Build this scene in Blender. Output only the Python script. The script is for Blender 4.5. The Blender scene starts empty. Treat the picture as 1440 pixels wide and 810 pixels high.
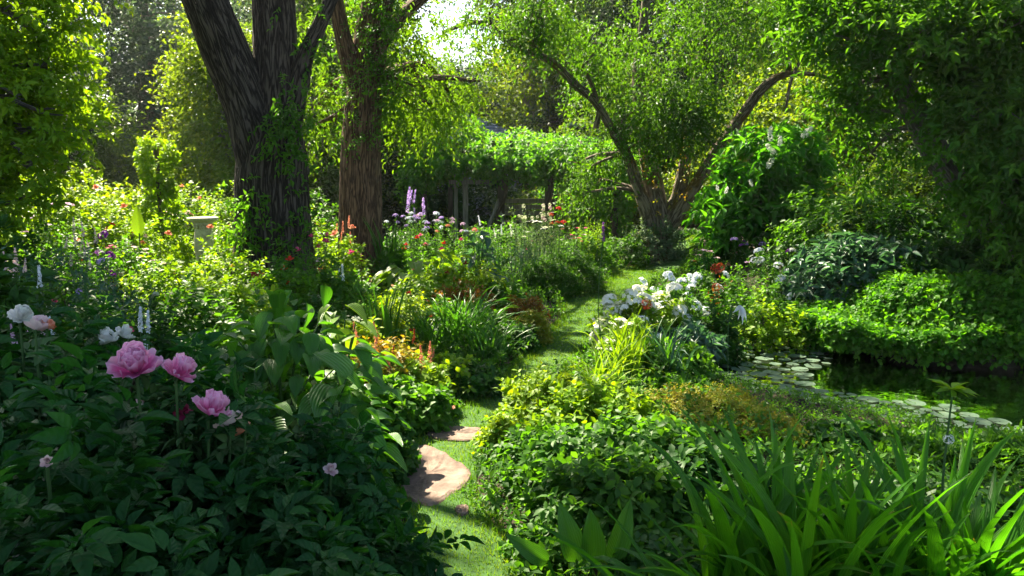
import bpy, math, random
import numpy as np
R = np.random.default_rng(7)
random.seed(7)
sc = bpy.context.scene
C = sc.collection
# ---------------------------------------------------------------- camera, sky, sun, exposure
CAMZ = 1.7; PITCH = math.radians(8.6); FPX = 1120.0
cam_d = bpy.data.cameras.new('camera'); cam_d.lens = 28.0; cam_d.sensor_width = 36.0
cam_d.clip_start = 0.05; cam_d.clip_end = 2000
cam = bpy.data.objects.new('camera', cam_d); C.objects.link(cam)
cam.location = (0, 0, CAMZ); cam.rotation_euler = (math.radians(90) - PITCH, 0, 0)
sc.camera = cam
_e, _a = math.radians(47), math.radians(-34.5); SUN = np.array([math.sin(_a) * math.cos(_e), math.cos(_a) * math.cos(_e), math.sin(_e)])
SUN_EL = math.asin(SUN[2]); SUN_AZ = math.atan2(SUN[0], SUN[1])
w = bpy.data.worlds.new('World'); sc.world = w; w.use_nodes = True
nt = w.node_tree; nt.nodes.clear()
sky = nt.nodes.new('ShaderNodeTexSky'); sky.sky_type = 'NISHITA'; sky.sun_disc = False
sky.sun_elevation = SUN_EL; sky.sun_rotation = SUN_AZ; sky.air_density = 1.0; sky.dust_density = 2.0
bg = nt.nodes.new('ShaderNodeBackground'); bg.inputs[1].default_value = 0.056
wo = nt.nodes.new('ShaderNodeOutputWorld'); nt.links.new(sky.outputs[0], bg.inputs[0]); nt.links.new(bg.outputs[0], wo.inputs[0])
sl = bpy.data.lights.new('sun', 'SUN'); sl.energy = 5.0; sl.angle = math.radians(0.55); sl.color = (1.0, 0.9, 0.68)
so = bpy.data.objects.new('sun', sl); C.objects.link(so)
import mathutils
so.rotation_euler = mathutils.Vector(SUN).to_track_quat('Z', 'Y').to_euler()
so.location = (-20, 20, 25)
sc.view_settings.view_transform = 'Standard'; sc.view_settings.look = 'None'
sc.view_settings.exposure = 2.43; sc.view_settings.gamma = 1.0
sc.render.engine = 'CYCLES'
cy = sc.cycles
cy.max_bounces = 6; cy.diffuse_bounces = 4; cy.glossy_bounces = 2; cy.transmission_bounces = 4; cy.transparent_max_bounces = 8
cy.use_denoising = True; cy.sample_clamp_indirect = 6.0; cy.use_adaptive_sampling = True; cy.adaptive_threshold = 0.02

# ---------------------------------------------------------------- helpers: where a thing stands
cp, sp_ = math.cos(PITCH), math.sin(PITCH)
def ray(px, py):
    x = (px - 720) / FPX; y = (405 - py) / FPX
    return np.array([x, y * sp_ + cp, y * cp - sp_])
def at(px, py, Y):
    d = ray(px, py); t = Y / d[1]
    return np.array([d[0] * t, Y, CAMZ + d[2] * t])
def onz(px, py, z=0.0):
    d = ray(px, py); t = (z - CAMZ) / d[2]
    return np.array([d[0] * t, d[1] * t, z])

def poly_dist(P, x, y):
    """signed distance to polygon (negative inside), arrays"""
    x = np.asarray(x, float); y = np.asarray(y, float)
    d = np.full(x.shape, 1e9); ins = np.zeros(x.shape, bool)
    n = len(P)
    for i in range(n):
        ax, ay = P[i]; bx, by = P[(i + 1) % n]
        ex, ey = bx - ax, by - ay; L = ex * ex + ey * ey + 1e-12
        t = np.clip(((x - ax) * ex + (y - ay) * ey) / L, 0, 1)
        d = np.minimum(d, np.hypot(x - ax - t * ex, y - ay - t * ey))
        c = ((ay > y) != (by > y)) & (x < (bx - ax) * (y - ay) / (by - ay + 1e-12) + ax)
        ins ^= c
    return np.where(ins, -d, d)

WATER_Z = -0.2
POND = [tuple(onz(px, py, WATER_Z)[:2]) for px, py in
        [(985, 500), (1005, 468), (1060, 452), (1130, 450), (1170, 470), (1215, 497), (1300, 512), (1440, 520), (1700, 528), (2100, 560),
         (2300, 700), (1700, 700), (1440, 668), (1300, 628), (1190, 606), (1100, 590), (1030, 565), (990, 535)]]
LAWN = [tuple(onz(px, py)[:2]) for px, py in
        [(520, 1300), (545, 900), (560, 810), (583, 760), (556, 700), (566, 650), (590, 605), (640, 582), (690, 552), (722, 518), (762, 480), (790, 450),
         (782, 425), (800, 412), (850, 405), (862, 388), (850, 374), (905, 366), (950, 352), (1000, 352), (975, 372), (950, 388), (905, 405), (885, 430), (835, 480),
         (795, 528), (745, 560), (705, 600), (672, 640), (668, 700), (705, 760), (728, 810), (760, 900), (800, 1300)]]
def smooth(t): t = np.clip(t, 0, 1); return t * t * (3 - 2 * t)
def wob(x, y, s=1.0, k=0.0):
    return (np.sin(x * 1.7 * s + k) * np.cos(y * 1.3 * s + 1.3 * k) + .5 * np.sin(x * 3.9 * s + y * 2.1 * s + k) + .25 * np.cos(y * 7.3 * s - x * 5.1 * s + 2 * k)) / 1.75
def H(x, y):
    x = np.asarray(x, float); y = np.asarray(y, float)
    dp = poly_dist(POND, x, y); dl = poly_dist(LAWN, x, y)
    h = 0.05 * (1 + wob(x, y)) * smooth((dl - .02) / .4)
    # bank behind the pond, and gently rising ground further off
    bank = smooth((x - 2.7) / .8) * smooth((y - 6.9) / .6) * smooth((dp + .02) / .55)
    h = h + .40 * bank
    h = h + .35 * smooth((-x - 2.5) / 4) * smooth((y - 5) / 5)
    h = h + .0025 * np.clip(y - 24, 0, 60) ** 1.4
    h = np.where(dp < .18, h * smooth(dp / .18) - .28 * (1 - smooth(dp / .18)), h)
    h = np.where(dp < 0, -.28 - .5 * smooth(-dp / .6), h)
    return h
def hz(x, y): return float(H(np.array([x]), np.array([y]))[0])

# ---------------------------------------------------------------- materials
def lin(c): return (c[0], c[1], c[2], 1.0)
def N(nt, t, **kw):
    n = nt.nodes.new(t)
    for k, v in kw.items():
        if k in n.inputs: n.inputs[k].default_value = v
        else: setattr(n, k, v)
    return n
def base_mat(name):
    m = bpy.data.materials.new(name); m.use_nodes = True
    nt = m.node_tree; nt.nodes.clear()
    return m, nt, nt.nodes.new('ShaderNodeOutputMaterial')
def ramp(nt, cols, fac):
    r = nt.nodes.new('ShaderNodeValToRGB'); e = r.color_ramp.elements
    e[0].color = lin(cols[0]); e[1].color = lin(cols[-1]); e[0].position = 0
    for i, c in enumerate(cols[1:-1]):
        k = e.new((i + 1) / (len(cols) - 1)); k.color = lin(c)
    nt.links.new(fac, r.inputs[0]); return r.outputs[0]
def leaf_mat(name, cols, trans=None, tf=.5, rough=.5, spec=.2, veins=0, noise=2.0, tips=0):
    if cols[0][2] < cols[0][1] * .5: cols = [(c[0] * .98, c[1] * 1.06, c[2] * .6) for c in cols]

    m, nt, out = base_mat(name)
    g = nt.nodes.new('ShaderNodeNewGeometry')
    tc = nt.nodes.new('ShaderNodeTexCoord')
    nz = N(nt, 'ShaderNodeTexNoise', Scale=noise, Detail=2.0); nt.links.new(tc.outputs['Object'], nz.inputs['Vector'])
    a = N(nt, 'ShaderNodeMath', operation='MULTIPLY_ADD'); nt.links.new(g.outputs['Random Per Island'], a.inputs[0]); a.inputs[1].default_value = .6
    b = N(nt, 'ShaderNodeMath', operation='MULTIPLY_ADD'); nt.links.new(nz.outputs[0], b.inputs[0]); b.inputs[1].default_value = 1.2; b.inputs[2].default_value = -.4
    nt.links.new(b.outputs[0], a.inputs[2])
    col = ramp(nt, cols, a.outputs[0])
    if tips:     # browned tips on some of the leaves
        us = nt.nodes.new('ShaderNodeSeparateXYZ'); nt.links.new(tc.outputs['UV'], us.inputs[0])
        th = N(nt, 'ShaderNodeMath', operation='MULTIPLY_ADD'); nt.links.new(g.outputs['Random Per Island'], th.inputs[0]); th.inputs[1].default_value = .125; nt.links.new(us.outputs[1], th.inputs[2])
        tr_ = N(nt, 'ShaderNodeMapRange'); tr_.inputs[1].default_value = 1.05; tr_.inputs[2].default_value = 1.1; nt.links.new(th.outputs[0], tr_.inputs[0])
        tb = nt.nodes.new('ShaderNodeMixRGB'); nt.links.new(tr_.outputs[0], tb.inputs[0]); nt.links.new(col, tb.inputs[1]); tb.inputs[2].default_value = (.17, .13, .05, 1); col = tb.outputs[0]
    bs = N(nt, 'ShaderNodeBsdfPrincipled', Roughness=rough); bs.inputs['Specular IOR Level'].default_value = spec
    nt.links.new(col, bs.inputs['Base Color'])
    tr = nt.nodes.new('ShaderNodeBsdfTranslucent')
    tm = nt.nodes.new('ShaderNodeMixRGB'); tm.blend_type = 'MULTIPLY'; tm.inputs[0].default_value = 1
    t = trans or (2.35, 2.2, .45)
    tm.inputs[2].default_value = lin(t); nt.links.new(col, tm.inputs[1]); nt.links.new(tm.outputs[0], tr.inputs[0])
    mx = nt.nodes.new('ShaderNodeMixShader'); mx.inputs[0].default_value = tf
    nt.links.new(bs.outputs[0], mx.inputs[1]); nt.links.new(tr.outputs[0], mx.inputs[2]); nt.links.new(mx.outputs[0], out.inputs[0])
    if veins:
        uv = nt.nodes.new('ShaderNodeTexCoord'); s = nt.nodes.new('ShaderNodeSeparateXYZ'); nt.links.new(uv.outputs['UV'], s.inputs[0])
        if veins == 1:   # feathered side veins
            ab = N(nt, 'ShaderNodeMath', operation='ABSOLUTE'); nt.links.new(s.outputs[0], ab.inputs[0])
            q = N(nt, 'ShaderNodeMath', operation='MULTIPLY_ADD'); nt.links.new(ab.outputs[0], q.inputs[0]); q.inputs[1].default_value = -.45; nt.links.new(s.outputs[1], q.inputs[2])
            k = 26.0
        else:            # long ribs running from base to tip
            q = N(nt, 'ShaderNodeMath', operation='ADD'); nt.links.new(s.outputs[0], q.inputs[0]); k = 38.0
        sn = N(nt, 'ShaderNodeMath', operation='MULTIPLY'); nt.links.new(q.outputs[0], sn.inputs[0]); sn.inputs[1].default_value = k
        si = N(nt, 'ShaderNodeMath', operation='SINE'); nt.links.new(sn.outputs[0], si.inputs[0])
        bp = N(nt, 'ShaderNodeBump', Strength=.3 if veins == 1 else .5, Distance=.005); nt.links.new(si.outputs[0], bp.inputs['Height']); nt.links.new(bp.outputs[0], bs.inputs['Normal'])
    return m
def solid(name, cols, rough=.8, scale=8.0, bump=.3, dist=.01, spec=.3, metallic=0, stretch=(1, 1, 1), coord='Object', tf=0):
    m, nt, out = base_mat(name)
    tc = nt.nodes.new('ShaderNodeTexCoord'); mp = nt.nodes.new('ShaderNodeMapping'); mp.inputs['Scale'].default_value = stretch
    nt.links.new(tc.outputs[coord], mp.inputs[0])
    nz = N(nt, 'ShaderNodeTexNoise', Scale=scale, Detail=7.0, Roughness=.62); nt.links.new(mp.outputs[0], nz.inputs['Vector'])
    mr = N(nt, 'ShaderNodeMapRange'); mr.inputs[1].default_value = .3; mr.inputs[2].default_value = .7; nt.links.new(nz.outputs[0], mr.inputs[0])
    col = ramp(nt, cols, mr.outputs[0])
    bs = N(nt, 'ShaderNodeBsdfPrincipled', Roughness=rough, Metallic=metallic); bs.inputs['Specular IOR Level'].default_value = spec
    nt.links.new(col, bs.inputs['Base Color'])
    if bump:
        bp = N(nt, 'ShaderNodeBump', Strength=bump, Distance=dist); nt.links.new(nz.outputs[0], bp.inputs['Height']); nt.links.new(bp.outputs[0], bs.inputs['Normal'])
    nt.links.new(bs.outputs[0], out.inputs[0])
    return m
def petal_mat(name, cols, tf=.4, rough=.6, ucol=None):
    m, nt, out = base_mat(name)
    g = nt.nodes.new('ShaderNodeNewGeometry')
    col = ramp(nt, cols, g.outputs['Random Per Island'])
    if ucol:
        tc = nt.nodes.new('ShaderNodeTexCoord'); s = nt.nodes.new('ShaderNodeSeparateXYZ'); nt.links.new(tc.outputs['UV'], s.inputs[0])
        mr = N(nt, 'ShaderNodeMapRange'); mr.inputs[1].default_value = .55; mr.inputs[2].default_value = 1.05; nt.links.new(s.outputs[1], mr.inputs[0])
        mc = nt.nodes.new('ShaderNodeMixRGB'); nt.links.new(mr.outputs[0], mc.inputs[0]); nt.links.new(col, mc.inputs[1]); mc.inputs[2].default_value = lin(ucol); col = mc.outputs[0]
    bs = N(nt, 'ShaderNodeBsdfPrincipled', Roughness=rough); bs.inputs['Specular IOR Level'].default_value = .2
    nt.links.new(col, bs.inputs['Base Color'])
    tr = nt.nodes.new('ShaderNodeBsdfTranslucent'); nt.links.new(col, tr.inputs[0])
    mx = nt.nodes.new('ShaderNodeMixShader'); mx.inputs[0].default_value = tf
    nt.links.new(bs.outputs[0], mx.inputs[1]); nt.links.new(tr.outputs[0], mx.inputs[2]); nt.links.new(mx.outputs[0], out.inputs[0])
    return m
def bark_mat(name, cols, furrow=14.0, rough=.9, moss=None):
    """UV: u round the trunk in metres, v along it"""
    m, nt, out = base_mat(name)
    tc = nt.nodes.new('ShaderNodeTexCoord'); mp = nt.nodes.new('ShaderNodeMapping'); mp.inputs['Scale'].default_value = (furrow, furrow * .10, 1)
    nt.links.new(tc.outputs['UV'], mp.inputs[0])
    n0 = N(nt, 'ShaderNodeTexNoise', Scale=.55, Detail=5.0, Roughness=.65); nt.links.new(mp.outputs[0], n0.inputs['Vector'])
    ad = nt.nodes.new('ShaderNodeMixRGB'); ad.blend_type = 'ADD'; ad.inputs[0].default_value = 2.2 / 2.2; nt.links.new(mp.outputs[0], ad.inputs[1]); nt.links.new(n0.outputs['Color'], ad.inputs[2])
    rn = N(nt, 'ShaderNodeTexNoise', Scale=.9, Detail=2.5, Roughness=.55, Distortion=.5); nt.links.new(mp.outputs[0], rn.inputs['Vector'])
    rs_ = N(nt, 'ShaderNodeMath', operation='SUBTRACT'); nt.links.new(rn.outputs[0], rs_.inputs[0]); rs_.inputs[1].default_value = .5
    vo = N(nt, 'ShaderNodeMath', operation='ABSOLUTE'); nt.links.new(rs_.outputs[0], vo.inputs[0])
    nz = N(nt, 'ShaderNodeTexNoise', Scale=4.0, Detail=8.0, Roughness=.7); nt.links.new(mp.outputs[0], nz.inputs['Vector'])
    mr = N(nt, 'ShaderNodeMapRange'); mr.inputs[1].default_value = .0; mr.inputs[2].default_value = .11; nt.links.new(vo.outputs[0], mr.inputs[0])
    mu = N(nt, 'ShaderNodeMath', operation='MULTIPLY_ADD'); nt.links.new(nz.outputs[0], mu.inputs[0]); mu.inputs[1].default_value = .55
    m2 = N(nt, 'ShaderNodeMath', operation='MULTIPLY'); nt.links.new(mr.outputs[0], m2.inputs[0]); m2.inputs[1].default_value = .65; nt.links.new(m2.outputs[0], mu.inputs[2])
    col = ramp(nt, cols, mu.outputs[0])
    if moss:
        n3 = N(nt, 'ShaderNodeTexNoise', Scale=2.3, Detail=4.0); nt.links.new(tc.outputs['Object'], n3.inputs['Vector'])
        r3 = N(nt, 'ShaderNodeMapRange'); r3.inputs[1].default_value = .56; r3.inputs[2].default_value = .66; nt.links.new(n3.outputs[0], r3.inputs[0])
        mc = nt.nodes.new('ShaderNodeMixRGB'); nt.links.new(r3.outputs[0], mc.inputs[0]); nt.links.new(col, mc.inputs[1]); mc.inputs[2].default_value = lin(moss); col = mc.outputs[0]
    bs = N(nt, 'ShaderNodeBsdfPrincipled', Roughness=rough); bs.inputs['Specular IOR Level'].default_value = .25
    nt.links.new(col, bs.inputs['Base Color'])
    bp = N(nt, 'ShaderNodeBump', Strength=1.0, Distance=.022); nt.links.new(mu.outputs[0], bp.inputs['Height']); nt.links.new(bp.outputs[0], bs.inputs['Normal'])
    nt.links.new(bs.outputs[0], out.inputs[0])
    return m
M = {}
M['peony_leaf'] = leaf_mat('peony_leaf', [(.007, .042, .016), (.014, .070, .024), (.04, .125, .038)], (1.8, 2.0, .5), .3, .48, .16, 1)
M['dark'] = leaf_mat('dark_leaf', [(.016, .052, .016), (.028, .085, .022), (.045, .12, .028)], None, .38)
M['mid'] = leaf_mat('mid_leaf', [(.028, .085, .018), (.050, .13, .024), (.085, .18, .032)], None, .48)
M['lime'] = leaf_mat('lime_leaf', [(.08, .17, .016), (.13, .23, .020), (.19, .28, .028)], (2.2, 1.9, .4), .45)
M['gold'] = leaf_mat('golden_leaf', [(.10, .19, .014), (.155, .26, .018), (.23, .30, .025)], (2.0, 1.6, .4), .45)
M['blue'] = leaf_mat('bluish_leaf', [(.030, .080, .045), (.050, .12, .068), (.08, .16, .10)], (1.6, 1.9, .8), .35, .45, .5)
M['silver'] = leaf_mat('grey_green_leaf', [(.07, .12, .06), (.11, .17, .09), (.17, .23, .13)], (1.6, 1.7, .7), .35, .6, .3)
M['rust'] = leaf_mat('rusty_leaf', [(.16, .05, .018), (.20, .09, .02), (.10, .13, .02)], (1.8, 1.4, .6), .4)
M['orange'] = leaf_mat('orange_leaf', [(.30, .14, .03), (.24, .20, .03), (.12, .19, .02)], (1.7, 1.4, .5), .42)
M['brown'] = leaf_mat('brown_seed', [(.27, .18, .04), (.26, .26, .035), (.11, .21, .025)], (1.6, 1.5, .6), .35)
M['hosta'] = leaf_mat('hosta_leaf', [(.032, .115, .022), (.055, .165, .028), (.095, .22, .036)], None, .35, .36, .5, 2)
M['hosta_lime'] = leaf_mat('hosta_lime_leaf', [(.07, .16, .02), (.12, .22, .025), (.2, .27, .04)], (2.0, 1.8, .4), .4, .4, .4, 2)
M['blade'] = leaf_mat('strap_leaf', [(.028, .115, .014), (.045, .16, .018), (.085, .22, .026)], (2.3, 2.2, .35), .45, .42, .3, 2, 1.2, 1)
M['blade2'] = leaf_mat('narrow_blade', [(.025, .085, .020), (.045, .13, .025), (.08, .18, .03)], (2.0, 2.0, .5), .4, .4, .4)
M['oak'] = leaf_mat('oak_leaf', [(.025, .075, .014), (.045, .12, .02), (.07, .15, .028)], (2.6, 2.2, .4), .45)
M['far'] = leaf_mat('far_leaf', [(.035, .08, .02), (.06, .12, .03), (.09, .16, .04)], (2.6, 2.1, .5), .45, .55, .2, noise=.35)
M['far_gold'] = leaf_mat('far_sun_tint_leaf', [(.06, .12, .02), (.10, .17, .025), (.15, .21, .035)], (2.4, 1.9, .4), .5, .5, .3, noise=.4)  # sunlit look of the far trees put into the leaf colour
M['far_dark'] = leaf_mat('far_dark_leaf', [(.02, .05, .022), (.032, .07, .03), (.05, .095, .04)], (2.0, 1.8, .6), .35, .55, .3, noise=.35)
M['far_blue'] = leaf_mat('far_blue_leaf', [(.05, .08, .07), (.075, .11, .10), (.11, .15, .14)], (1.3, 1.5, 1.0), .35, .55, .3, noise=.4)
M['mist'] = leaf_mat('haze_tint_leaf', [(.035, .07, .045), (.055, .095, .065), (.09, .14, .095)], (1.8, 1.8, .9), .4, .5, .3, noise=.35)  # distant haze put into the leaf colour
M['willow'] = leaf_mat('willow_leaf', [(.045, .11, .018), (.075, .16, .022), (.11, .2, .03)], (2.5, 2.1, .4), .48)
M['grass'] = leaf_mat('grass_blade', [(.05, .13, .010), (.09, .19, .014), (.17, .23, .03)], (2.1, 1.9, .4), .4, .5, .3)
M['stem'] = solid('green_stem', [(.03, .08, .02), (.06, .13, .03)], .6)
M['woody'] = solid('woody_stem', [(.04, .03, .018), (.09, .07, .04)], .9)
M['soil'] = solid('soil', [(.012, .009, .005), (.035, .025, .014), (.05, .045, .02)], .95, 6.0, .8, .03)
M['turf'] = solid('turf', [(.018, .05, .008), (.035, .09, .014), (.05, .12, .02)], .95, 25.0, .6, .01)
M['bark_oak'] = bark_mat('furrowed_bark', [(.003, .002, .002), (.03, .022, .017), (.115, .092, .075)], 32.0)
M['bark_brown'] = bark_mat('brown_bark', [(.012, .007, .004), (.08, .045, .025), (.22, .135, .08)], 36.0)
M['bark_moss'] = bark_mat('mossy_bark', [(.02, .016, .010), (.10, .078, .052), (.25, .205, .15)], 32.0, moss=(.13, .09, .02))
M['bark_grey'] = bark_mat('grey_bark', [(.03, .026, .022), (.12, .105, .09), (.26, .23, .2)], 36.0)
M['stone'] = solid('flagstone', [(.055, .038, .030), (.15, .10, .078), (.24, .17, .135)], .85, 9.0, 1.0, .02)
M['cast'] = solid('cast_stone', [(.26, .25, .19), (.44, .42, .34), (.56, .54, .45)], .85, 22.0, .5, .006)
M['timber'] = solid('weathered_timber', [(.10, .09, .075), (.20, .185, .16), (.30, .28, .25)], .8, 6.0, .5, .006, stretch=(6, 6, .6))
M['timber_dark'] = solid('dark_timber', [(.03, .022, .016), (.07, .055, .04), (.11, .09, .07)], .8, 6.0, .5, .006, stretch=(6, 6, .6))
M['white_paint'] = solid('white_paint', [(.62, .64, .66), (.78, .79, .8)], .5, 9.0, .1)
M['slate'] = solid('roof_shingle', [(.13, .16, .24), (.20, .24, .34), (.30, .34, .43)], .6, 3.0, .3, .01)
M['wall'] = solid('house_wall', [(.30, .33, .36), (.40, .43, .46)], .8, 3.0, .2)
M['glass'] = solid('window_glass', [(.02, .03, .04), (.05, .06, .07)], .08, 3.0, 0, spec=.8)
M['pink'] = petal_mat('pink_petal', [(.80, .13, .40), (.86, .22, .50), (.90, .34, .60)], .45, .5, (.92, .58, .76))
M['palepink'] = petal_mat('pale_pink_petal', [(.75, .50, .52), (.82, .62, .62), (.85, .72, .68)], .35)
M['white'] = petal_mat('white_petal', [(.72, .74, .66), (.80, .81, .74), (.84, .82, .80)], .35)
M['cream'] = petal_mat('cream_petal', [(.55, .62, .30), (.75, .76, .50), (.82, .82, .68)], .35)
M['bluewhite'] = petal_mat('bluish_white_petal', [(.60, .66, .76), (.74, .78, .84), (.82, .84, .87)], .35)
M['lilac'] = petal_mat('lilac_petal', [(.36, .22, .60), (.50, .34, .72), (.62, .46, .78)], .35)
M['purple'] = petal_mat('purple_petal', [(.10, .02, .18), (.20, .04, .30), (.34, .06, .34)], .35)
M['mauve'] = petal_mat('mauve_petal', [(.5, .28, .48), (.66, .44, .62), (.74, .58, .72)], .35)
M['red'] = petal_mat('red_petal', [(.45, .015, .01), (.62, .03, .02), (.70, .06, .03)], .35)
M['magenta'] = petal_mat('magenta_petal', [(.55, .03, .16), (.68, .06, .22), (.75, .16, .30)], .35)
M['coral'] = petal_mat('coral_petal', [(.65, .16, .08), (.75, .28, .16), (.80, .42, .28)], .35)
M['yellow'] = petal_mat('yellow_petal', [(.65, .45, .03), (.75, .58, .06)], .35)
M['darkred'] = petal_mat('dark_red_petal', [(.12, .01, .008), (.28, .03, .015), (.42, .06, .02)], .3)
M['pad'] = leaf_mat('lily_pad', [(.035, .075, .04), (.06, .11, .065), (.10, .15, .105), (.11, .12, .04)], (1, 1, .6), .1, .5, .3)

# ---------------------------------------------------------------- numpy mesh collector
def unit(v):
    v = np.asarray(v, float); return v / (np.linalg.norm(v, axis=-1, keepdims=True) + 1e-12)
class MB:
    def __init__(s): s.v = []; s.f = []; s.n = 0; s.uv = []; s.mi = []
    def add(s, V, F, UV=None, mi=0):
        V = np.asarray(V, float).reshape(-1, 3); F = np.asarray(F, int)
        s.v.append(V); s.f.append(F + s.n); s.n += len(V)
        s.uv.append(np.zeros((len(V), 2)) if UV is None else np.asarray(UV, float).reshape(-1, 2))
        s.mi.append(np.full(len(F), mi))
        return s
    def build(s, name, mats, parent=None, smooth=True, loc=None):
        me = bpy.data.meshes.new(name)
        if s.n:
            V = np.concatenate(s.v); UV = np.concatenate(s.uv)
            loops = np.concatenate([f.ravel() for f in s.f]); tot = np.concatenate([np.full(len(f), f.shape[1]) for f in s.f])
            mi = np.concatenate(s.mi)
            me.vertices.add(len(V)); me.vertices.foreach_set('co', V.astype(np.float32).ravel())
            me.loops.add(len(loops)); me.loops.foreach_set('vertex_index', loops.astype(np.int32))
            me.polygons.add(len(tot)); st = np.concatenate([[0], np.cumsum(tot)[:-1]])
            me.polygons.foreach_set('loop_start', st.astype(np.int32))
            me.polygons.foreach_set('material_index', mi.astype(np.int32))
            me.polygons.foreach_set('use_smooth', np.full(len(tot), smooth))
            ul = me.uv_layers.new(name='UVMap'); ul.data.foreach_set('uv', UV[loops].astype(np.float32).ravel())
            me.update(calc_edges=True)
        for m in (mats if isinstance(mats, (list, tuple)) else [mats]): me.materials.append(M[m] if isinstance(m, str) else m)
        o = bpy.data.objects.new(name, me); C.objects.link(o)
        if parent: o.parent = parent
        if loc is not None: o.location = loc
        return o
def thing(name, label, cat, loc=(0, 0, 0), group=None, rz=0):
    o = bpy.data.objects.new(name, None); C.objects.link(o); o.empty_display_size = .2
    o.location = tuple(float(q) for q in loc); o.rotation_euler = (0, 0, rz); o['label'] = label; o['category'] = cat
    if group: o['group'] = group
    return o
def tag(o, label=None, cat=None, group=None, kind=None):
    for k, v in (('label', label), ('category', cat), ('group', group), ('kind', kind)):
        if v: o[k] = v
    return o
def copy_tree(o, parent=None):
    c = o.copy(); C.objects.link(c); c.parent = parent
    for ch in list(o.children): copy_tree(ch, c)
    return c

# leaf shapes: along +Y, width X, up Z ; (verts, faces, uv)
def grid_leaf(ny, nx, wf, fold=.25, droop=.25, ripple=0.0):
    V = []; UV = []
    for j in range(ny + 1):
        t = j / ny; wd = wf(t)
        for i in range(nx + 1):
            u = 2 * i / nx - 1
            V.append((u * wd * .5, t, abs(u) * wd * fold - droop * t * t + ripple * math.sin(9 * t + 2 * u) * abs(u)))
            UV.append((u * (.3 + .7 * wd), t))
    F = [(j * (nx + 1) + i, j * (nx + 1) + i + 1, (j + 1) * (nx + 1) + i + 1, (j + 1) * (nx + 1) + i) for j in range(ny) for i in range(nx)]
    return np.array(V), np.array(F), np.array(UV)
T = {}
T['rhomb'] = (np.array([(0, 0, 0), (.5, .45, .12), (0, 1, -.1), (-.5, .45, .12)]), np.array([(0, 1, 2), (0, 2, 3)]), np.array([(0, 0), (1, .5), (0, 1), (-1, .5)]))
T['oval'] = (np.array([(0, 0, 0), (.38, .28, .1), (.45, .6, .06), (0, 1, -.16), (-.45, .6, .06), (-.38, .28, .1), (0, .3, 0), (0, .62, -.04)]),
             np.array([(0, 1, 6, 6), (1, 2, 7, 6), (2, 3, 7, 7), (3, 4, 7, 7), (4, 5, 6, 7), (5, 0, 6, 6)]), np.zeros((8, 2)))
def _clean(t):
    V, F, UV = t; tri = [f[:3] if f[2] == f[3] else None for f in F.tolist()]
    fs = []
    for f in F.tolist():
        if f[2] == f[3]: fs.append(f[:3])
        else: fs.append([f[0], f[1], f[2]]); fs.append([f[0], f[2], f[3]])
    return V, np.array(fs), UV
T['oval'] = _clean(T['oval'])
T['point'] = grid_leaf(5, 2, lambda t: math.sin(math.pi * min(1, t * .96 + .04) ** .75) * (1 - .35 * t), .3, .22)
T['round'] = grid_leaf(5, 2, lambda t: math.sin(math.pi * min(1, max(0, t)) ** .8) ** .6 if 0 < t < 1 else .03, .2, .2)
T['host'] = grid_leaf(10, 8, lambda t: (math.sin(math.pi * t ** .72)) ** .75 * (1 - .15 * t) + .01 if 0 < t < 1 else .02, .22, .38, .02)
def ternate():
    Vs = []; Fs = []; U = []; n = 0
    for ang, off, s in [(0, .42, .62), (42, .3, .5), (-42, .3, .5), (80, .2, .36), (-80, .2, .36)]:
        V, F, UV = grid_leaf(5, 2, lambda t: (math.sin(math.pi * t ** .8) * .5 if 0 < t < 1 else .01), .35, .2)
        a = math.radians(ang); V = V * s; V[:, 1] += off * .55
        Rm = np.array([[math.cos(a), math.sin(a), 0], [-math.sin(a), math.cos(a), 0], [0, 0, 1]])
        V = V @ Rm.T; V[:, 2] -= .08 * abs(ang) / 80
        Vs.append(V); Fs.append(F + n); U.append(UV); n += len(V)
    return np.concatenate(Vs), np.concatenate(Fs), np.concatenate(U)
T['ternate'] = ternate()
def pinnate():
    Vs = []; Fs = []; U = []; n = 0
    V0, F0, UV0 = T['oval']
    for k in range(5):
        for s in ((-1, 1) if k < 4 else (0,)):
            a = math.radians(62 * s); V = V0 * np.array([.2, .36, .3])
            Rm = np.array([[math.cos(a), math.sin(a), 0], [-math.sin(a), math.cos(a), 0], [0, 0, 1]])
            V = V @ Rm.T + np.array([0, .15 + .17 * k, -.02 * k * k])
            Vs.append(V); Fs.append(F0 + n); U.append(UV0); n += len(V)
    return np.concatenate(Vs), np.concatenate(Fs), np.concatenate(U)
T['pinnate'] = pinnate()

def inst(mb, tmpl, P, A, Nn, L, Wd, mi=0):
    """place the template at points P, along A, normal Nn, length L, width Wd"""
    V, F, UV = T[tmpl] if isinstance(tmpl, str) else tmpl
    n = len(P)
    if n == 0: return
    A = unit(A); X = unit(np.cross(A, Nn)); Z = np.cross(X, A)
    L = np.broadcast_to(np.asarray(L, float), (n,)); Wd = np.broadcast_to(np.asarray(Wd, float), (n,))
    W3 = (V[None, :, 0:1] * Wd[:, None, None]) * X[:, None, :] + (V[None, :, 1:2] * L[:, None, None]) * A[:, None, :] + (V[None, :, 2:3] * ((L + Wd) * .5)[:, None, None]) * Z[:, None, :] + np.asarray(P)[:, None, :]
    Fo = F[None] + (np.arange(n) * len(V))[:, None, None]
    mb.add(W3.reshape(-1, 3), Fo.reshape(-1, F.shape[1]), np.tile(UV, (n, 1)), mi)

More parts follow.
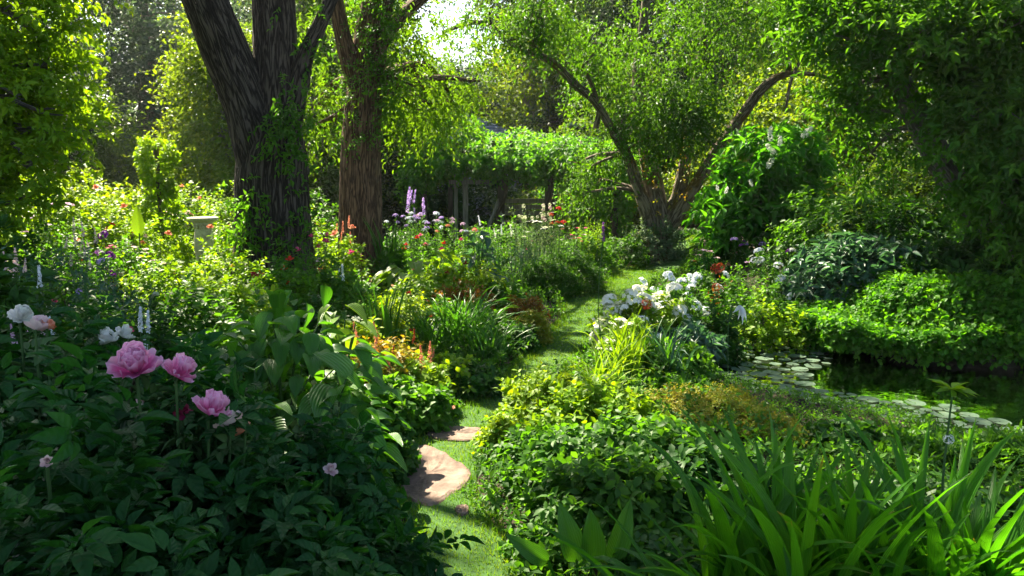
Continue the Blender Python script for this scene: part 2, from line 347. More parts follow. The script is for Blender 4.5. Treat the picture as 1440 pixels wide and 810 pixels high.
def sprigs(mb, P0, D, L, nl, leaf, ll, lw, droop=.25, up=.8, mi=0, spread=.95):
    """n twigs from P0 along D, each with nl alternate leaves"""
    n = len(P0)
    if n == 0: return
    D = unit(D); L = np.broadcast_to(np.asarray(L, float), (n,))
    U = unit(np.cross(D, R.normal(size=(n, 3)))); V = np.cross(D, U)
    k = np.arange(nl); t = (k + .7) / nl
    ang = k[None] * 2.4 + R.uniform(0, 6.28, (n, 1)) + R.normal(0, .3, (n, nl))
    pos = P0[:, None] + D[:, None] * (L[:, None] * t[None])[..., None]
    pos[..., 2] -= droop * L[:, None] * t[None] ** 2
    e = np.cos(ang)[..., None] * U[:, None] + np.sin(ang)[..., None] * V[:, None]
    A = D[:, None] * (.35 + .5 * t[None, :, None]) + e * spread + R.normal(0, .2, (n, nl, 3)); A[..., 2] -= droop * .9
    Nn = np.array([0, 0, up]) + .3 * D[:, None] + R.normal(0, .42, (n, nl, 3))
    s = R.uniform(.65, 1.15, (n, nl)) * (1.05 - .35 * np.abs(t - .5)[None])
    inst(mb, leaf, pos.reshape(-1, 3), A.reshape(-1, 3), Nn.reshape(-1, 3), (ll * s).ravel(), (lw * s).ravel(), mi)

def tube(mb, pts, rad, ns=8, rough=0.0, seed=0, ridges=0, cap=True, mi=0, sub=1, flare=0):
    """tapered tube along pts, Catmull-smoothed; UV in metres"""
    pts = np.asarray(pts, float); rad = np.asarray(rad, float)
    if sub > 1 and len(pts) > 2:
        q = []; r = []
        ext = np.concatenate([[2 * pts[0] - pts[1]], pts, [2 * pts[-1] - pts[-2]]])
        for i in range(len(pts) - 1):
            p0, p1, p2, p3 = ext[i:i + 4]
            for j in range(sub):
                t = j / sub
                q.append(.5 * (2 * p1 + (p2 - p0) * t + (2 * p0 - 5 * p1 + 4 * p2 - p3) * t * t + (3 * p1 - p0 - 3 * p2 + p3) * t ** 3))
                r.append(rad[i] * (1 - t) + rad[i + 1] * t)
        q.append(pts[-1]); r.append(rad[-1]); pts = np.array(q); rad = np.array(r)
    n = len(pts)
    tan = unit(np.gradient(pts, axis=0))
    ref = np.array([0, 1.0, 0]) if abs(tan[0][1]) < .8 else np.array([1.0, 0, 0])
    a = np.linspace(0, 2 * math.pi, ns + 1)
    s = np.concatenate([[0], np.cumsum(np.linalg.norm(np.diff(pts, axis=0), axis=1))])
    rings = []
    for i in range(n):
        X = unit(np.cross(tan[i], ref)); Y = np.cross(X, tan[i]); ref = Y if False else unit(np.cross(X, tan[i]))
        rr = rad[i] * np.ones(ns + 1)
        if ridges:
            rr = rr * (1 + rough * 1.2 * (np.abs(np.sin(a * ridges + 1.2 * np.sin(s[i] * 2.7 + seed) + .8 * np.sin(s[i] * 7.1 + a * 2) + 1.5 * np.sin(a * 3 + s[i] * 2.3))) - .5))
        if rough:
            rr = rr * (1 + rough * .8 * np.sin(a * 3 + s[i] * 1.3 + seed) * np.sin(s[i] * 2.1 + a + seed) + rough * .5 * np.sin(a * 2 + seed))
        if flare: rr = rr * (1 + flare * math.exp(-s[i] / .35) * (1 + .5 * np.sin(a * 5 + seed)))
        rr[-1] = rr[0]
        rings.append(pts[i] + (np.cos(a) * rr)[:, None] * X + (np.sin(a) * rr)[:, None] * Y)
    V = np.concatenate(rings)
    UV = np.stack([np.tile(a / (2 * math.pi), n) * 2 * math.pi * max(rad.mean(), .02), np.repeat(s, ns + 1)], 1)
    i, j = np.meshgrid(np.arange(n - 1), np.arange(ns), indexing='ij'); i = i.ravel(); j = j.ravel(); m = ns + 1
    F = np.stack([i * m + j, i * m + j + 1, (i + 1) * m + j + 1, (i + 1) * m + j], 1)
    mb.add(V, F, UV, mi)
    if cap:
        k = (n - 1) * m
        c = len(V); mb.add(np.concatenate([V[k:], [pts[-1] + tan[-1] * rad[-1] * .5]]), [(q, q + 1, ns + 1) for q in range(ns)], None, mi)
    return pts, rad
def thin(mb, P, Q, r, bend=.1, ns=4, mi=0):
    P = np.asarray(P, float); Q = np.asarray(Q, float); Mx = (P + Q) / 2 + R.normal(0, bend, 3) * np.linalg.norm(Q - P)
    tube(mb, [P, Mx, Q], [r, r * .8, r * .5], ns, cap=False, mi=mi, sub=3)
def lathe(mb, prof, ns=28, c=(0, 0, 0), mi=0, flute=0):
    a = np.linspace(0, 2 * math.pi, ns, endpoint=False); V = []
    for r, z in prof: V.append(np.stack([np.cos(a) * r + c[0], np.sin(a) * r + c[1], np.full(ns, z + c[2])], 1))
    V = np.concatenate(V); F = []
    for i in range(len(prof) - 1):
        for j in range(ns): F.append((i * ns + j, i * ns + (j + 1) % ns, (i + 1) * ns + (j + 1) % ns, (i + 1) * ns + j))
    mb.add(V, F, None, mi)
def box(mb, c, s, rz=0, mi=0, rx=0, ry=0):
    v = np.array([(x, y, z) for x in (-.5, .5) for y in (-.5, .5) for z in (-.5, .5)]) * np.array(s)
    E = mathutils.Euler((rx, ry, rz)).to_matrix(); v = v @ np.array(E).T + np.array(c)
    mb.add(v, [(0, 1, 3, 2), (4, 6, 7, 5), (0, 4, 5, 1), (2, 3, 7, 6), (0, 2, 6, 4), (1, 5, 7, 3)], None, mi)

# ---------------------------------------------------------------- where sun reaches: openings cut in the upper crowns to light chosen spots
LIT = []   # (x, y, z, rx, ry) in world metres
def lit(px, py, z, rx, ry): p = onz(px, py, z); LIT.append((p[0], p[1], z, rx, ry))
lit(765, 572, .45, .5, .55); lit(715, 592, .4, .45, .4); lit(390, 455, .8, .6, .5); lit(850, 520, .3, .5, .4); lit(700, 620, .4, .35, .4); lit(790, 545, .5, .35, .4)
lit(825, 450, 0, 1.3, 1.6); lit(790, 500, 0, .75, .8); lit(900, 388, 0, .9, 1.2)
lit(880, 440, .5, .45, .5); lit(600, 372, .7, 1.1, 1.2); lit(540, 470, .5, .55, .6); lit(480, 440, .8, .6, .6); lit(440, 470, .75, .5, .4); lit(560, 530, .4, .5, .5)
lit(627, 652, 0, .10, .05); lit(1190, 420, .4, .8, .6); lit(1330, 650, .8, .22, .25); lit(1080, 590, .6, .15, .2)
LIT.append((-4.6, 7.2, 2.5, 1.5, 1.3)); LIT.append((-1.2, 11.6, 2.6, 1, 1)); LIT.append((1.5, 13.5, 3.2, 1.5, 1.2)); LIT.append((3.6, 11.6, 1.4, 1.1, .9)); LIT.append((-5.2, 10.2, 1.1, 2.6, 2.8)); LIT.append((-7, 13, 1.2, 3, 3)); LIT.append((-4.6, 7.4, 1.0, 1.0, .8)); lit(330, 330, .9, 1.0, 1.6); lit(300, 420, .9, .5, .5); lit(960, 360, .2, .9, 1.0)
lit(700, 330, .6, 1.6, 1.5); lit(715, 735, 0, .02, .03); lit(1000, 590, .4, .7, .35); lit(880, 460, .4, .4, .4)
def lit_free(P):
    ok = np.ones(len(P), bool)
    for (x, y, z, rx, ry) in LIT:
        t = (P[:, 2] - z) / SUN[2]; ok &= ~((((P[:, 0] - SUN[0] * t - x) / (rx + .1)) ** 2 + ((P[:, 1] - SUN[1] * t - y) / (ry + .1)) ** 2 < 1) & (t > 1))
    return ok
def shaded_ok(P):
    """True where a crown twig may grow (its shadow misses the sunny openings)"""
    keep = np.ones(len(P), bool)
    for (x, y, z, rx, ry) in LIT:
        t = (P[:, 2] - z) / SUN[2]
        X = P[:, 0] - SUN[0] * t; Y = P[:, 1] - SUN[1] * t
        mg = .03 + min(.24, .6 * rx); q = ((X - x) / (rx + mg)) ** 2 + ((Y - y) / (ry + mg)) ** 2 + .45 * wob(X * 3, Y * 3, 1, x)
        keep &= ~((q < 1) & (P[:, 2] - z > 1.2))
    t = (P[:, 2] - .5) / SUN[2]; X = P[:, 0] - SUN[0] * t; Y = P[:, 1] - SUN[1] * t
    dap = wob(X * 1.5, Y * 1.5, 1, 1.7) + .5 * wob(X * 4, Y * 4, 1, .4)  # further openings cut by noise so the beds get dappled sun
    keep &= ~((dap > .42) & (Y > 4.4) & (X < 2.5) & (P[:, 2] > 4.2)) 
    keep |= R.random(len(P)) < np.where(P[:, 2] < 4.3, .4, .03)
    return keep
def crown(parent, blobs, leaf='rhomb', ll=.1, lw=.055, mat='oak', dens=1.0, sl=.45, nl=9, droop=.3, name='crown', cull=True, shell=.55, hang=0.0, up=.8):
    """blobs: (centre, (rx,ry,rz), n twigs)"""
    mb = MB()
    for c, r, n in blobs:
        n = int(n * dens); d = unit(R.normal(size=(n, 3)))
        lump = 1 + .22 * np.sin(d[:, 0] * 5 + c[0]) * np.sin(d[:, 2] * 6 + c[1]) + .15 * np.sin(d[:, 1] * 9 + c[2] * 2)
        rr = lump * R.uniform(shell, 1.0, n) ** .7
        P = np.array(c) + d * np.array(r) * rr[:, None]
        if cull:
            k = shaded_ok(P + d * .1) | (P[:, 2] < 3.0); P = P[k]; d = d[k]
        D = d + np.array([0, 0, .25 - hang]) + R.normal(0, .35, (len(P), 3))
        sprigs(mb, P, D, sl * R.uniform(.6, 1.3, len(P)), nl, leaf, ll, lw, droop, up)
    return mb.build(name, mat, parent, smooth=False)
def split(cb, k=4, f=.46, keep=()):
    out = []
    for c, r, n in cb:
        if c[2] > 4.2 or n < 70: out.append((c, r, n)); continue
        for _ in range(k):
            d = unit(R.normal(size=3)) * R.uniform(.35, .75); out.append((np.array(c) + d * np.array(r), tuple(np.array(r) * f * R.uniform(.8, 1.15)), int(n / k * 1.1)))
    return out
def branches(parent, mat, src, blobs, r0, ns=7, twigs=4, rough=.08):
    for b in blobs:
        if b[0][2] > 3.0 and shaded_ok(np.array(b[0]) + R.normal(size=(60, 3)) * np.array(b[1]) * .6).mean() < .62: continue
        mb = MB(); limbs(mb, src, [b], r0, ns, twigs, rough); mb.build('branch', mat, parent)
def limbs(mb, src, blobs, r0, ns=7, twigs=4, rough=.08):
    for c, r, n in blobs:
        s = src[np.argmin([np.linalg.norm(np.array(q) - np.array(c)) + .6 * max(0, q[2] - c[2]) for q in src])]; s = np.array(s, float); c = np.array(c, float)
        L = np.linalg.norm(c - s); best = None
        for _ in range(14 if c[2] > 4 else 1):   # take the bend that leaves the sunny openings clear
            m = (s + c) / 2 + R.normal(0, .08 + .01 * _, 3) * L + np.array([0, 0, .08 * L]); f = np.linspace(0, 1, 15)[:, None]
            q = s * (1 - f) ** 2 + 2 * m * f * (1 - f) + c * f * f; bad = (~lit_free(q)).sum()
            if best is None or bad < best[0]: best = (bad, m)
        m = best[1]
        rb = min(r0, .02 + .02 * L)
        tube(mb, [s, m, c], [rb, rb * .7, rb * .4], ns, rough, sub=4)
        for _ in range(twigs):
            e = c + unit(R.normal(size=3)) * np.array(r) * .85
            if e[2] > 3.5 and not shaded_ok(e[None])[0]: continue
            thin(mb, c, e, rb * .3, .1, 4)
# ---------------------------------------------------------------- the ground, the lawn, the pond
def axis(a, b, step, far):
    c = list(np.arange(a, b + 1e-6, step)); s = step; v = c[0]; lo = []
    while v > -far: s *= 1.35; v -= s; lo.append(v)
    s = step; v = c[-1]; hi = []
    while v < far: s *= 1.35; v += s; hi.append(v)
    return np.array(lo[::-1] + c + hi)
def build_ground():
    X = axis(-7.5, 8.5, .1, 90); Y = axis(-1.0, 16, .1, 90)
    gx, gy = np.meshgrid(X, Y); z = H(gx.ravel(), gy.ravel()) - .004
    z = z + .012 * R.normal(size=z.shape) * (poly_dist(LAWN, gx.ravel(), gy.ravel()) > .1)
    nx = len(X); i, j = np.meshgrid(np.arange(nx - 1), np.arange(len(Y) - 1)); k = (j * nx + i).ravel()
    mb = MB(); mb.add(np.stack([gx.ravel(), gy.ravel(), z], 1), np.stack([k, k + 1, k + nx + 1, k + nx], 1))
    tag(mb.build('ground', 'soil'), kind='structure')
build_ground()
def build_lawn():
    import bmesh
    bm = bmesh.new(); vs = [bm.verts.new((x, y, 0)) for x, y in LAWN]; f = bm.faces.new(vs)
    bmesh.ops.triangulate(bm, faces=[f])
    for _ in range(3): bmesh.ops.subdivide_edges(bm, edges=[e for e in bm.edges if e.calc_length() > .35], cuts=1)
    bmesh.ops.triangulate(bm, faces=bm.faces[:])
    P = np.array([v.co[:] for v in bm.verts]); h = H(P[:, 0], P[:, 1])
    for v, q in zip(bm.verts, h): v.co.z = q + .012
    me = bpy.data.meshes.new('lawn'); bm.to_mesh(me); bm.free(); me.materials.append(M['turf'])
    o = bpy.data.objects.new('lawn', me); C.objects.link(o); tag(o, kind='structure')
build_lawn()
def blades_at(mb, P, h, wd, lean=.5):
    n = len(P); a = R.uniform(0, 6.28, n); hh = h * R.uniform(.5, 1.3, n)
    A = np.stack([np.cos(a) * lean * R.random(n), np.sin(a) * lean * R.random(n), np.ones(n)], 1)
    b = R.uniform(0, 6.28, n); Nn = np.stack([np.cos(b), np.sin(b), np.zeros(n)], 1)
    V = np.array([(-.5, 0, 0), (.5, 0, 0), (0, 1, -.35), ]); inst(mb, (V, np.array([(0, 1, 2)]), np.zeros((3, 2))), P, A, Nn, hh, wd)
STONES = [((604, 672), (52, 40), 0), ((642, 613), (45, 11), 1), ((650, 722), (10, 7), 2), ((590, 806), (32, 12), 3), ((640, 862), (40, 20), 4)]
stone_polys = []
for (cx, cyy), (sx, sy), k in STONES:
    rr = random.Random(k + 20); n = 30; pts = []
    for i in range(n):
        a = 2 * math.pi * i / n; f = 1 + rr.uniform(-.05, .05) + .06 * math.cos(3 * a + k) + .05 * math.cos(4 * a + 2 * k)
        pts.append(tuple(onz(cx + math.cos(a) * sx * f, cyy + math.sin(a) * sy * f)[:2]))
    stone_polys.append(pts)
def build_grass():
    mb = MB(); n = 420000
    x = R.uniform(-1.6, 4.2, n); y = 2.0 + 14 * R.random(n) ** 1.7
    d = poly_dist(LAWN, x, y); k = d < .03 + .05 * wob(x * 6, y * 6)
    for P in stone_polys: k &= poly_dist(P, x, y) > -.012 + .02 * wob(x * 9, y * 9)
    x, y = x[k], y[k]; P = np.stack([x, y, H(x, y) + .008], 1)
    e = np.clip(-d[k] / .15, 0, 1)
    blades_at(mb, P, (.018 + .02 * (1 - e)) * (1 + .05 * y), .0032 * (1 + .16 * y), .9)
    tag(mb.build('grass', 'grass', smooth=False), 'mown lawn grass winding between the flower beds', kind='stuff')
build_grass()
labels_st = ['large flat pinkish flagstone with a sunlit spot on its edge', 'wide thin flagstone beyond the large one, half under leaves', 'small broken chip of flagstone in the grass', 'half buried flagstone at the near end of the grass path', 'flagstone sunk in the grass just before the camera']
for P, l in zip(stone_polys, labels_st):
    P = np.array(P); c = P.mean(0); n = len(P); mb = MB(); Z = [(-.03, 1.0), (.012, 1.0), (.021, .965), (.024, .9), (.022, .6), (.025, .3)]
    V = []
    for z, s in Z: V.append(np.concatenate([(P - c) * s, (z + .0025 * R.normal(size=n) * (s < .99))[:, None]], 1))
    V.append([[0, 0, .024]]); F = [(i * n + j, i * n + (j + 1) % n, (i + 1) * n + (j + 1) % n, (i + 1) * n + j) for i in range(len(Z) - 1) for j in range(n)]
    mb.add(np.concatenate(V), F); mb.f.append(np.array([((len(Z) - 1) * n + j, (len(Z) - 1) * n + (j + 1) % n, len(Z) * n) for j in range(n)])); mb.mi.append(np.zeros(n, int))
    tag(mb.build('stepping_stone', 'stone', loc=(c[0], c[1], 0), smooth=False), l, 'stepping stone', 'stones of the garden path')

def build_water():
    m, nt, out = base_mat('pond_water')
    bs = N(nt, 'ShaderNodeBsdfPrincipled', Roughness=.015, IOR=1.33); bs.inputs['Transmission Weight'].default_value = 1.0; bs.inputs['Base Color'].default_value = (.10, .12, .06, 1); bs.inputs['Specular IOR Level'].default_value = .5
    tc = nt.nodes.new('ShaderNodeTexCoord'); nz = N(nt, 'ShaderNodeTexNoise', Scale=9.0, Detail=3.0, Distortion=.4); nt.links.new(tc.outputs['Object'], nz.inputs[0])
    bp = N(nt, 'ShaderNodeBump', Strength=.35, Distance=.012); nt.links.new(nz.outputs[0], bp.inputs['Height']); nt.links.new(bp.outputs[0], bs.inputs['Normal']); nt.links.new(bs.outputs[0], out.inputs[0])
    M['water'] = m
    import bmesh
    P = np.array(POND); c = P.mean(0); bm = bmesh.new(); vs = [bm.verts.new((c[0] + (x - c[0]) * 1.06, c[1] + (y - c[1]) * 1.08, WATER_Z)) for x, y in POND]
    bmesh.ops.triangulate(bm, faces=[bm.faces.new(vs)]); me = bpy.data.meshes.new('pond_water'); bm.to_mesh(me); me.materials.append(m)
    o = bpy.data.objects.new('pond_water', me); C.objects.link(o); tag(o, kind='structure')
build_water()
def build_haze():
    m, nt, out = base_mat('haze'); v = N(nt, 'ShaderNodeVolumePrincipled', Density=.0005, Anisotropy=.5); v.inputs['Color'].default_value = (.93, .96, 1, 1)
    nt.links.new(v.outputs[0], out.inputs['Volume']); M['haze'] = m; mb = MB(); box(mb, (0, 0, 11.5), (200, 200, 27)); tag(mb.build('haze', m, smooth=False), kind='stuff')
build_haze()
def build_pads():
    def padmesh(k):
        rr = random.Random(k); mb = MB(); n = 20; a0 = .18
        ring = lambda s, z: [(math.cos(a0 + (2 * math.pi - 2 * a0) * i / (n - 1)) * s * (1 + .02 * math.sin(3 * i + k)), math.sin(a0 + (2 * math.pi - 2 * a0) * i / (n - 1)) * s * (1 + .02 * math.sin(2 * i + k)), z + .05 * max(0, math.sin(i * 1.1 + k * 2)) * (s > .9) + .05 * rr.random() * (s > .9)) for i in range(n)]
        V = ring(.1, 0) + ring(.6, .01) + ring(1.0, .05); F = [(j * n + i, j * n + i + 1, (j + 1) * n + i + 1, (j + 1) * n + i) for j in range(2) for i in range(n - 1)]
        mb.add(V, F, None); o = mb.build('lily_pad', 'pad'); return o
    protos = [padmesh(k) for k in range(4)]
    A = [(1012, 500), (1040, 484), (1100, 480), (1155, 488), (1172, 505), (1140, 528), (1135, 545), (1080, 560), (1020, 548)]
    B = [(1105, 548), (1150, 550), (1230, 562), (1330, 572), (1400, 590), (1440, 602), (1440, 618), (1360, 612), (1280, 606), (1190, 592), (1120, 575)]
    i = 0
    for poly, cnt, lab, grp in ((A, 78, 'round grey-green lily pad in the dense mat at the far side of the pond', 'lily pads of the far mat'), (B, 66, 'round dusky lily pad in the long drift along the near edge of the pond', 'lily pads of the near drift')):
        W = [tuple(onz(px, py, WATER_Z)[:2]) for px, py in poly]; w = np.array(W); got = []; tries = 0
        while len(got) < cnt and tries < 60000:
            tries += 1
            x = R.uniform(w[:, 0].min(), w[:, 0].max()); y = R.uniform(w[:, 1].min(), w[:, 1].max())
            if poly_dist(W, [x], [y])[0] > 0: continue
            r = R.choice([.045, .06, .07, .08, .09])
            if any((x - a) ** 2 + (y - b) ** 2 < (1.0 * (r + c)) ** 2 * (1 if tries < 40000 else .8) for a, b, c in got): continue
            got.append((x, y, r)); p = protos[i % 4]; o = p if i < 4 else p.copy()
            if i >= 4: C.objects.link(o)
            o.location = (x, y, WATER_Z + .004 + .0016 * (i % 9)); o.scale = (r, r, r * .6); o.rotation_euler = (R.normal(0, .03), R.normal(0, .03), R.uniform(0, 6.28))
            tag(o, lab, 'lily pad', grp); i += 1
build_pads()

# ---------------------------------------------------------------- flowers
def petal_t(ny=4, nx=4, w0=.35, w1=1.0, cup=.35, tipcurl=0.0, ruf=.05):
    V = []; UV = []
    for j in range(ny + 1):
        t = j / ny; wd = w0 * (1 - t) + w1 * t ** .7 if t < .75 else (w0 * .25 + w1 * .82) * (1 - ((t - .75) / .25) ** 2 * .45)
        for i in range(nx + 1):
            u = 2 * i / nx - 1
            V.append((u * wd * .5, t - .12 * t * u * u, cup * (t ** 1.6) * .8 + .28 * u * u * wd * cup * 2 - tipcurl * max(0, t - .7) ** 2 + ruf * math.sin(5 * u + 3 * t) * t)); UV.append((u, t))
    F = [(j * (nx + 1) + i, j * (nx + 1) + i + 1, (j + 1) * (nx + 1) + i + 1, (j + 1) * (nx + 1) + i) for j in range(ny) for i in range(nx)]
    return np.array(V), np.array(F), np.array(UV)
def bloom_mesh(size, rings, seed=0):
    """rings: (count, elevation deg, length, width) from the outside in, petals cupped towards the middle"""
    mb = MB(); rs = np.random.default_rng(seed)
    for k, (n, el, L, W_) in enumerate(rings):
        for i in range(n):
            a = 2 * math.pi * (i + .5 * (k % 2)) / n + rs.normal(0, .15); e = math.radians(el + rs.normal(0, 5))
            A = np.array([[math.cos(a) * math.cos(e), math.sin(a) * math.cos(e), math.sin(e)]])
            Nn = np.array([[-math.cos(a) * math.sin(e), -math.sin(a) * math.sin(e), math.cos(e)]]) + rs.normal(0, .08, 3)
            inst(mb, petal_t(ruf=.09 + .07 * rs.random(), cup=.25 + .5 * (el > 30)), A * size * .04 + [[0, 0, .0]], A, Nn, L * size * rs.uniform(.9, 1.08), W_ * size * rs.uniform(.9, 1.1))
    return mb
FULL = [(7, 16, .58, .46), (9, 34, .57, .44), (10, 50, .56, .42), (11, 62, .55, .38), (12, 72, .53, .33), (12, 80, .50, .28), (9, 86, .46, .24)]
LOOSE = [(6, 15, .55, .5), (6, 40, .5, .45), (5, 62, .42, .36)]
flower_cache = {}
def floret_cloud(kind, size, seed=0):
    mb = MB(); rs = np.random.default_rng(seed + 5)
    V4 = np.array([(0, 0, 0), (.5, .55, .1), (0, 1, 0), (-.5, .55, .1)]); t4 = (V4, np.array([(0, 1, 2, 3)]), np.zeros((4, 2)))
    def florets(P, Nn, r, k=5, w=.75):
        P = np.asarray(P); Nn = unit(Nn); U = unit(np.cross(Nn, rs.normal(size=Nn.shape))); Vv = np.cross(Nn, U)
        for i in range(k):
            a = 2 * math.pi * i / k; A = math.cos(a) * U + math.sin(a) * Vv + Nn * .15
            inst(mb, t4, P, A, Nn, r, r * w)
    if kind == 'dome':
        n = 26; d = unit(rs.normal(size=(n, 3)) + [0, 0, .7]); d[:, 2] = np.abs(d[:, 2]); florets(d * size * .5 * [1, 1, .7], d, size * .17)
    elif kind == 'flat':
        n = 20; a = rs.uniform(0, 6.28, n); r = np.sqrt(rs.random(n)) * size * .5; P = np.stack([np.cos(a) * r, np.sin(a) * r, .15 * size - .5 * r * r / size], 1); florets(P, np.tile([0, 0, 1.], (n, 1)) + rs.normal(0, .25, (n, 3)), size * .15)
    elif kind == 'ball':
        n = 60; d = unit(rs.normal(size=(n, 3))); florets(d * size * .42, d, size * .12, 5, .4)
    elif kind == 'spike':
        n = 34; t = (np.arange(n) + .5) / n; a = np.arange(n) * 2.4 + rs.normal(0, .4, n); r = size * .07 * rs.uniform(.5, 1.5, n) * (1.1 - t * .85)
        d = np.stack([np.cos(a), np.sin(a), np.full(n, .2)], 1); P = np.stack([np.cos(a) * r, np.sin(a) * r, t * size], 1); florets(P, d + rs.normal(0, .4, (n, 3)), size * .07, 4)
    elif kind == 'plume':
        n = 90; t = rs.random(n); a = rs.uniform(0, 6.28, n); r = size * .16 * (1 - t) * np.sqrt(rs.random(n)) + .01 * size; P = np.stack([np.cos(a) * r, np.sin(a) * r, t * size], 1); florets(P, np.stack([np.cos(a), np.sin(a), np.full(n, .6)], 1), size * .045, 4)
    elif kind == 'panicle':
        n = 70; t = (np.arange(n) + .5) / n; a = np.arange(n) * 2.4 + rs.normal(0, .5, n); r = size * rs.uniform(.10, .28, n) * np.sin(math.pi * (t * .85 + .12)) ** .7
        d = np.stack([np.cos(a), np.sin(a), np.full(n, .35)], 1); P = np.stack([np.cos(a) * r, np.sin(a) * r, t * size], 1); florets(P, d + rs.normal(0, .5, (n, 3)), size * .085, 4, .9)
    elif kind == 'star':
        florets(np.zeros((1, 3)), np.array([[0, 0, 1.]]), size * .5, 6, .5); florets(np.array([[0, 0, .01]]), np.array([[0, 0.1, 1.]]), size * .35, 5, .5)
    return mb
def flower(kind, mat, size, seed=0):
    key = (kind, mat, round(size, 3), seed % 2)
    if key not in flower_cache:
        if kind == 'peony': mb = bloom_mesh(size, FULL, seed)
        elif kind == 'rose': mb = bloom_mesh(size, LOOSE, seed)
        else: mb = floret_cloud(kind, size, seed)
        o = mb.build('flower', mat); me = o.data; bpy.data.objects.remove(o); flower_cache[key] = me
    return flower_cache[key]
def add_flower(parent, loc, kind, mat, size, tilt=(0, 0), seed=0, name='flower', label=None):
    o = bpy.data.objects.new(name, flower(kind, mat, size, seed)); C.objects.link(o); o.parent = parent
    o.location = tuple(float(q) for q in loc); o.rotation_euler = (tilt[0], tilt[1], random.uniform(0, 6.28) if kind not in ('peony',) else random.uniform(0, 6.28))
    if label: o['label'] = label
    return o

# ---------------------------------------------------------------- plant builders (px, py of the top, distance, width in px)
def spot(px, py, d):
    p = at(px, py, d); g = hz(p[0], p[1]); return np.array([p[0], p[1], g]), max(.1, p[2] - g)
def dome_pts(n, r, h, lo=.55, front=0.0, ry=1.0, phase=0.0):
    d = unit(R.normal(size=(n, 3))); d[:, 2] = np.abs(d[:, 2]) * .95 - .02
    if front: d[:, 1] -= front; d = unit(d)
    d = d / (np.abs(d) ** 2.7).sum(1, keepdims=True) ** (1 / 2.7)
    lump = 1 + .16 * np.sin(d[:, 0] * 6 + phase) * np.sin(d[:, 1] * 5 + phase * 2) + .10 * np.sin(d[:, 2] * 9 + phase * 3 + d[:, 0] * 7)
    rr = lump * R.uniform(lo, 1, n) ** .6
    return d * np.array([r, r * ry, h]) * rr[:, None], d
def bush(px, py, d, wpx, name, label, cat, leaf='oval', mat='mid', ll=.07, lw=.04, n=220, nl=9, fl=(), group=None, ry=.9, droop=.25, sl=None, stems=8, up=.8, lo=.5, spikes=.25):
    base, h = spot(px, py, d); r = wpx / 2 / FPX * d
    t = thing(name, label, cat, base, group)
    mb = MB(); ph = px * .37 + py; sl = sl or max(.07, .32 * min(r, h)); q = 1 - .5 * sl / max(r, h)
    P, D = dome_pts(n, r * q, h * q, lo, 0, ry, ph)
    P[:, 2] = np.maximum(P[:, 2], .02)
    DD = D + np.array([0, 0, .55]) + R.normal(0, .35, P.shape)
    sprigs(mb, P, DD, sl * R.uniform(.6, 1.4 + spikes * 2 * (R.random(n) < .12), n), nl, leaf, ll, lw, droop, up)
    mb.build('foliage', mat, t, smooth=leaf not in ('rhomb',))
    if stems:
        sb = MB(); Q, _ = dome_pts(stems, r * .75, h * .85, .8, 0, ry)
        for q_ in Q: thin(sb, q_ * [.15, .15, 0], q_, .006 + .004 * h, .1, 5)
        sb.build('stem', 'woody', t)
    k = 0
    for f in fl:
        kind, fm, size, cnt = f[:4]; rs = f[4] if len(f) > 4 else 1.03
        Q, Dq = dome_pts(cnt, r, h, .93, .35, ry, ph)
        for q_, dq in zip(Q, Dq):
            q_ = q_ * rs; q_[2] = max(q_[2], .35 * h)
            if kind in ('spike', 'plume', 'panicle'): tl = (R.normal(0, .12), R.normal(0, .12))
            else: tl = (math.acos(min(1, max(-1, dq[2]))) * -.6 * (1 if dq[1] > 0 else -1) * -1 + R.normal(0, .2), R.normal(0, .3) + dq[0] * .4)
            add_flower(t, q_, kind, fm, size, tl, k, 'flower'); k += 1
    return t
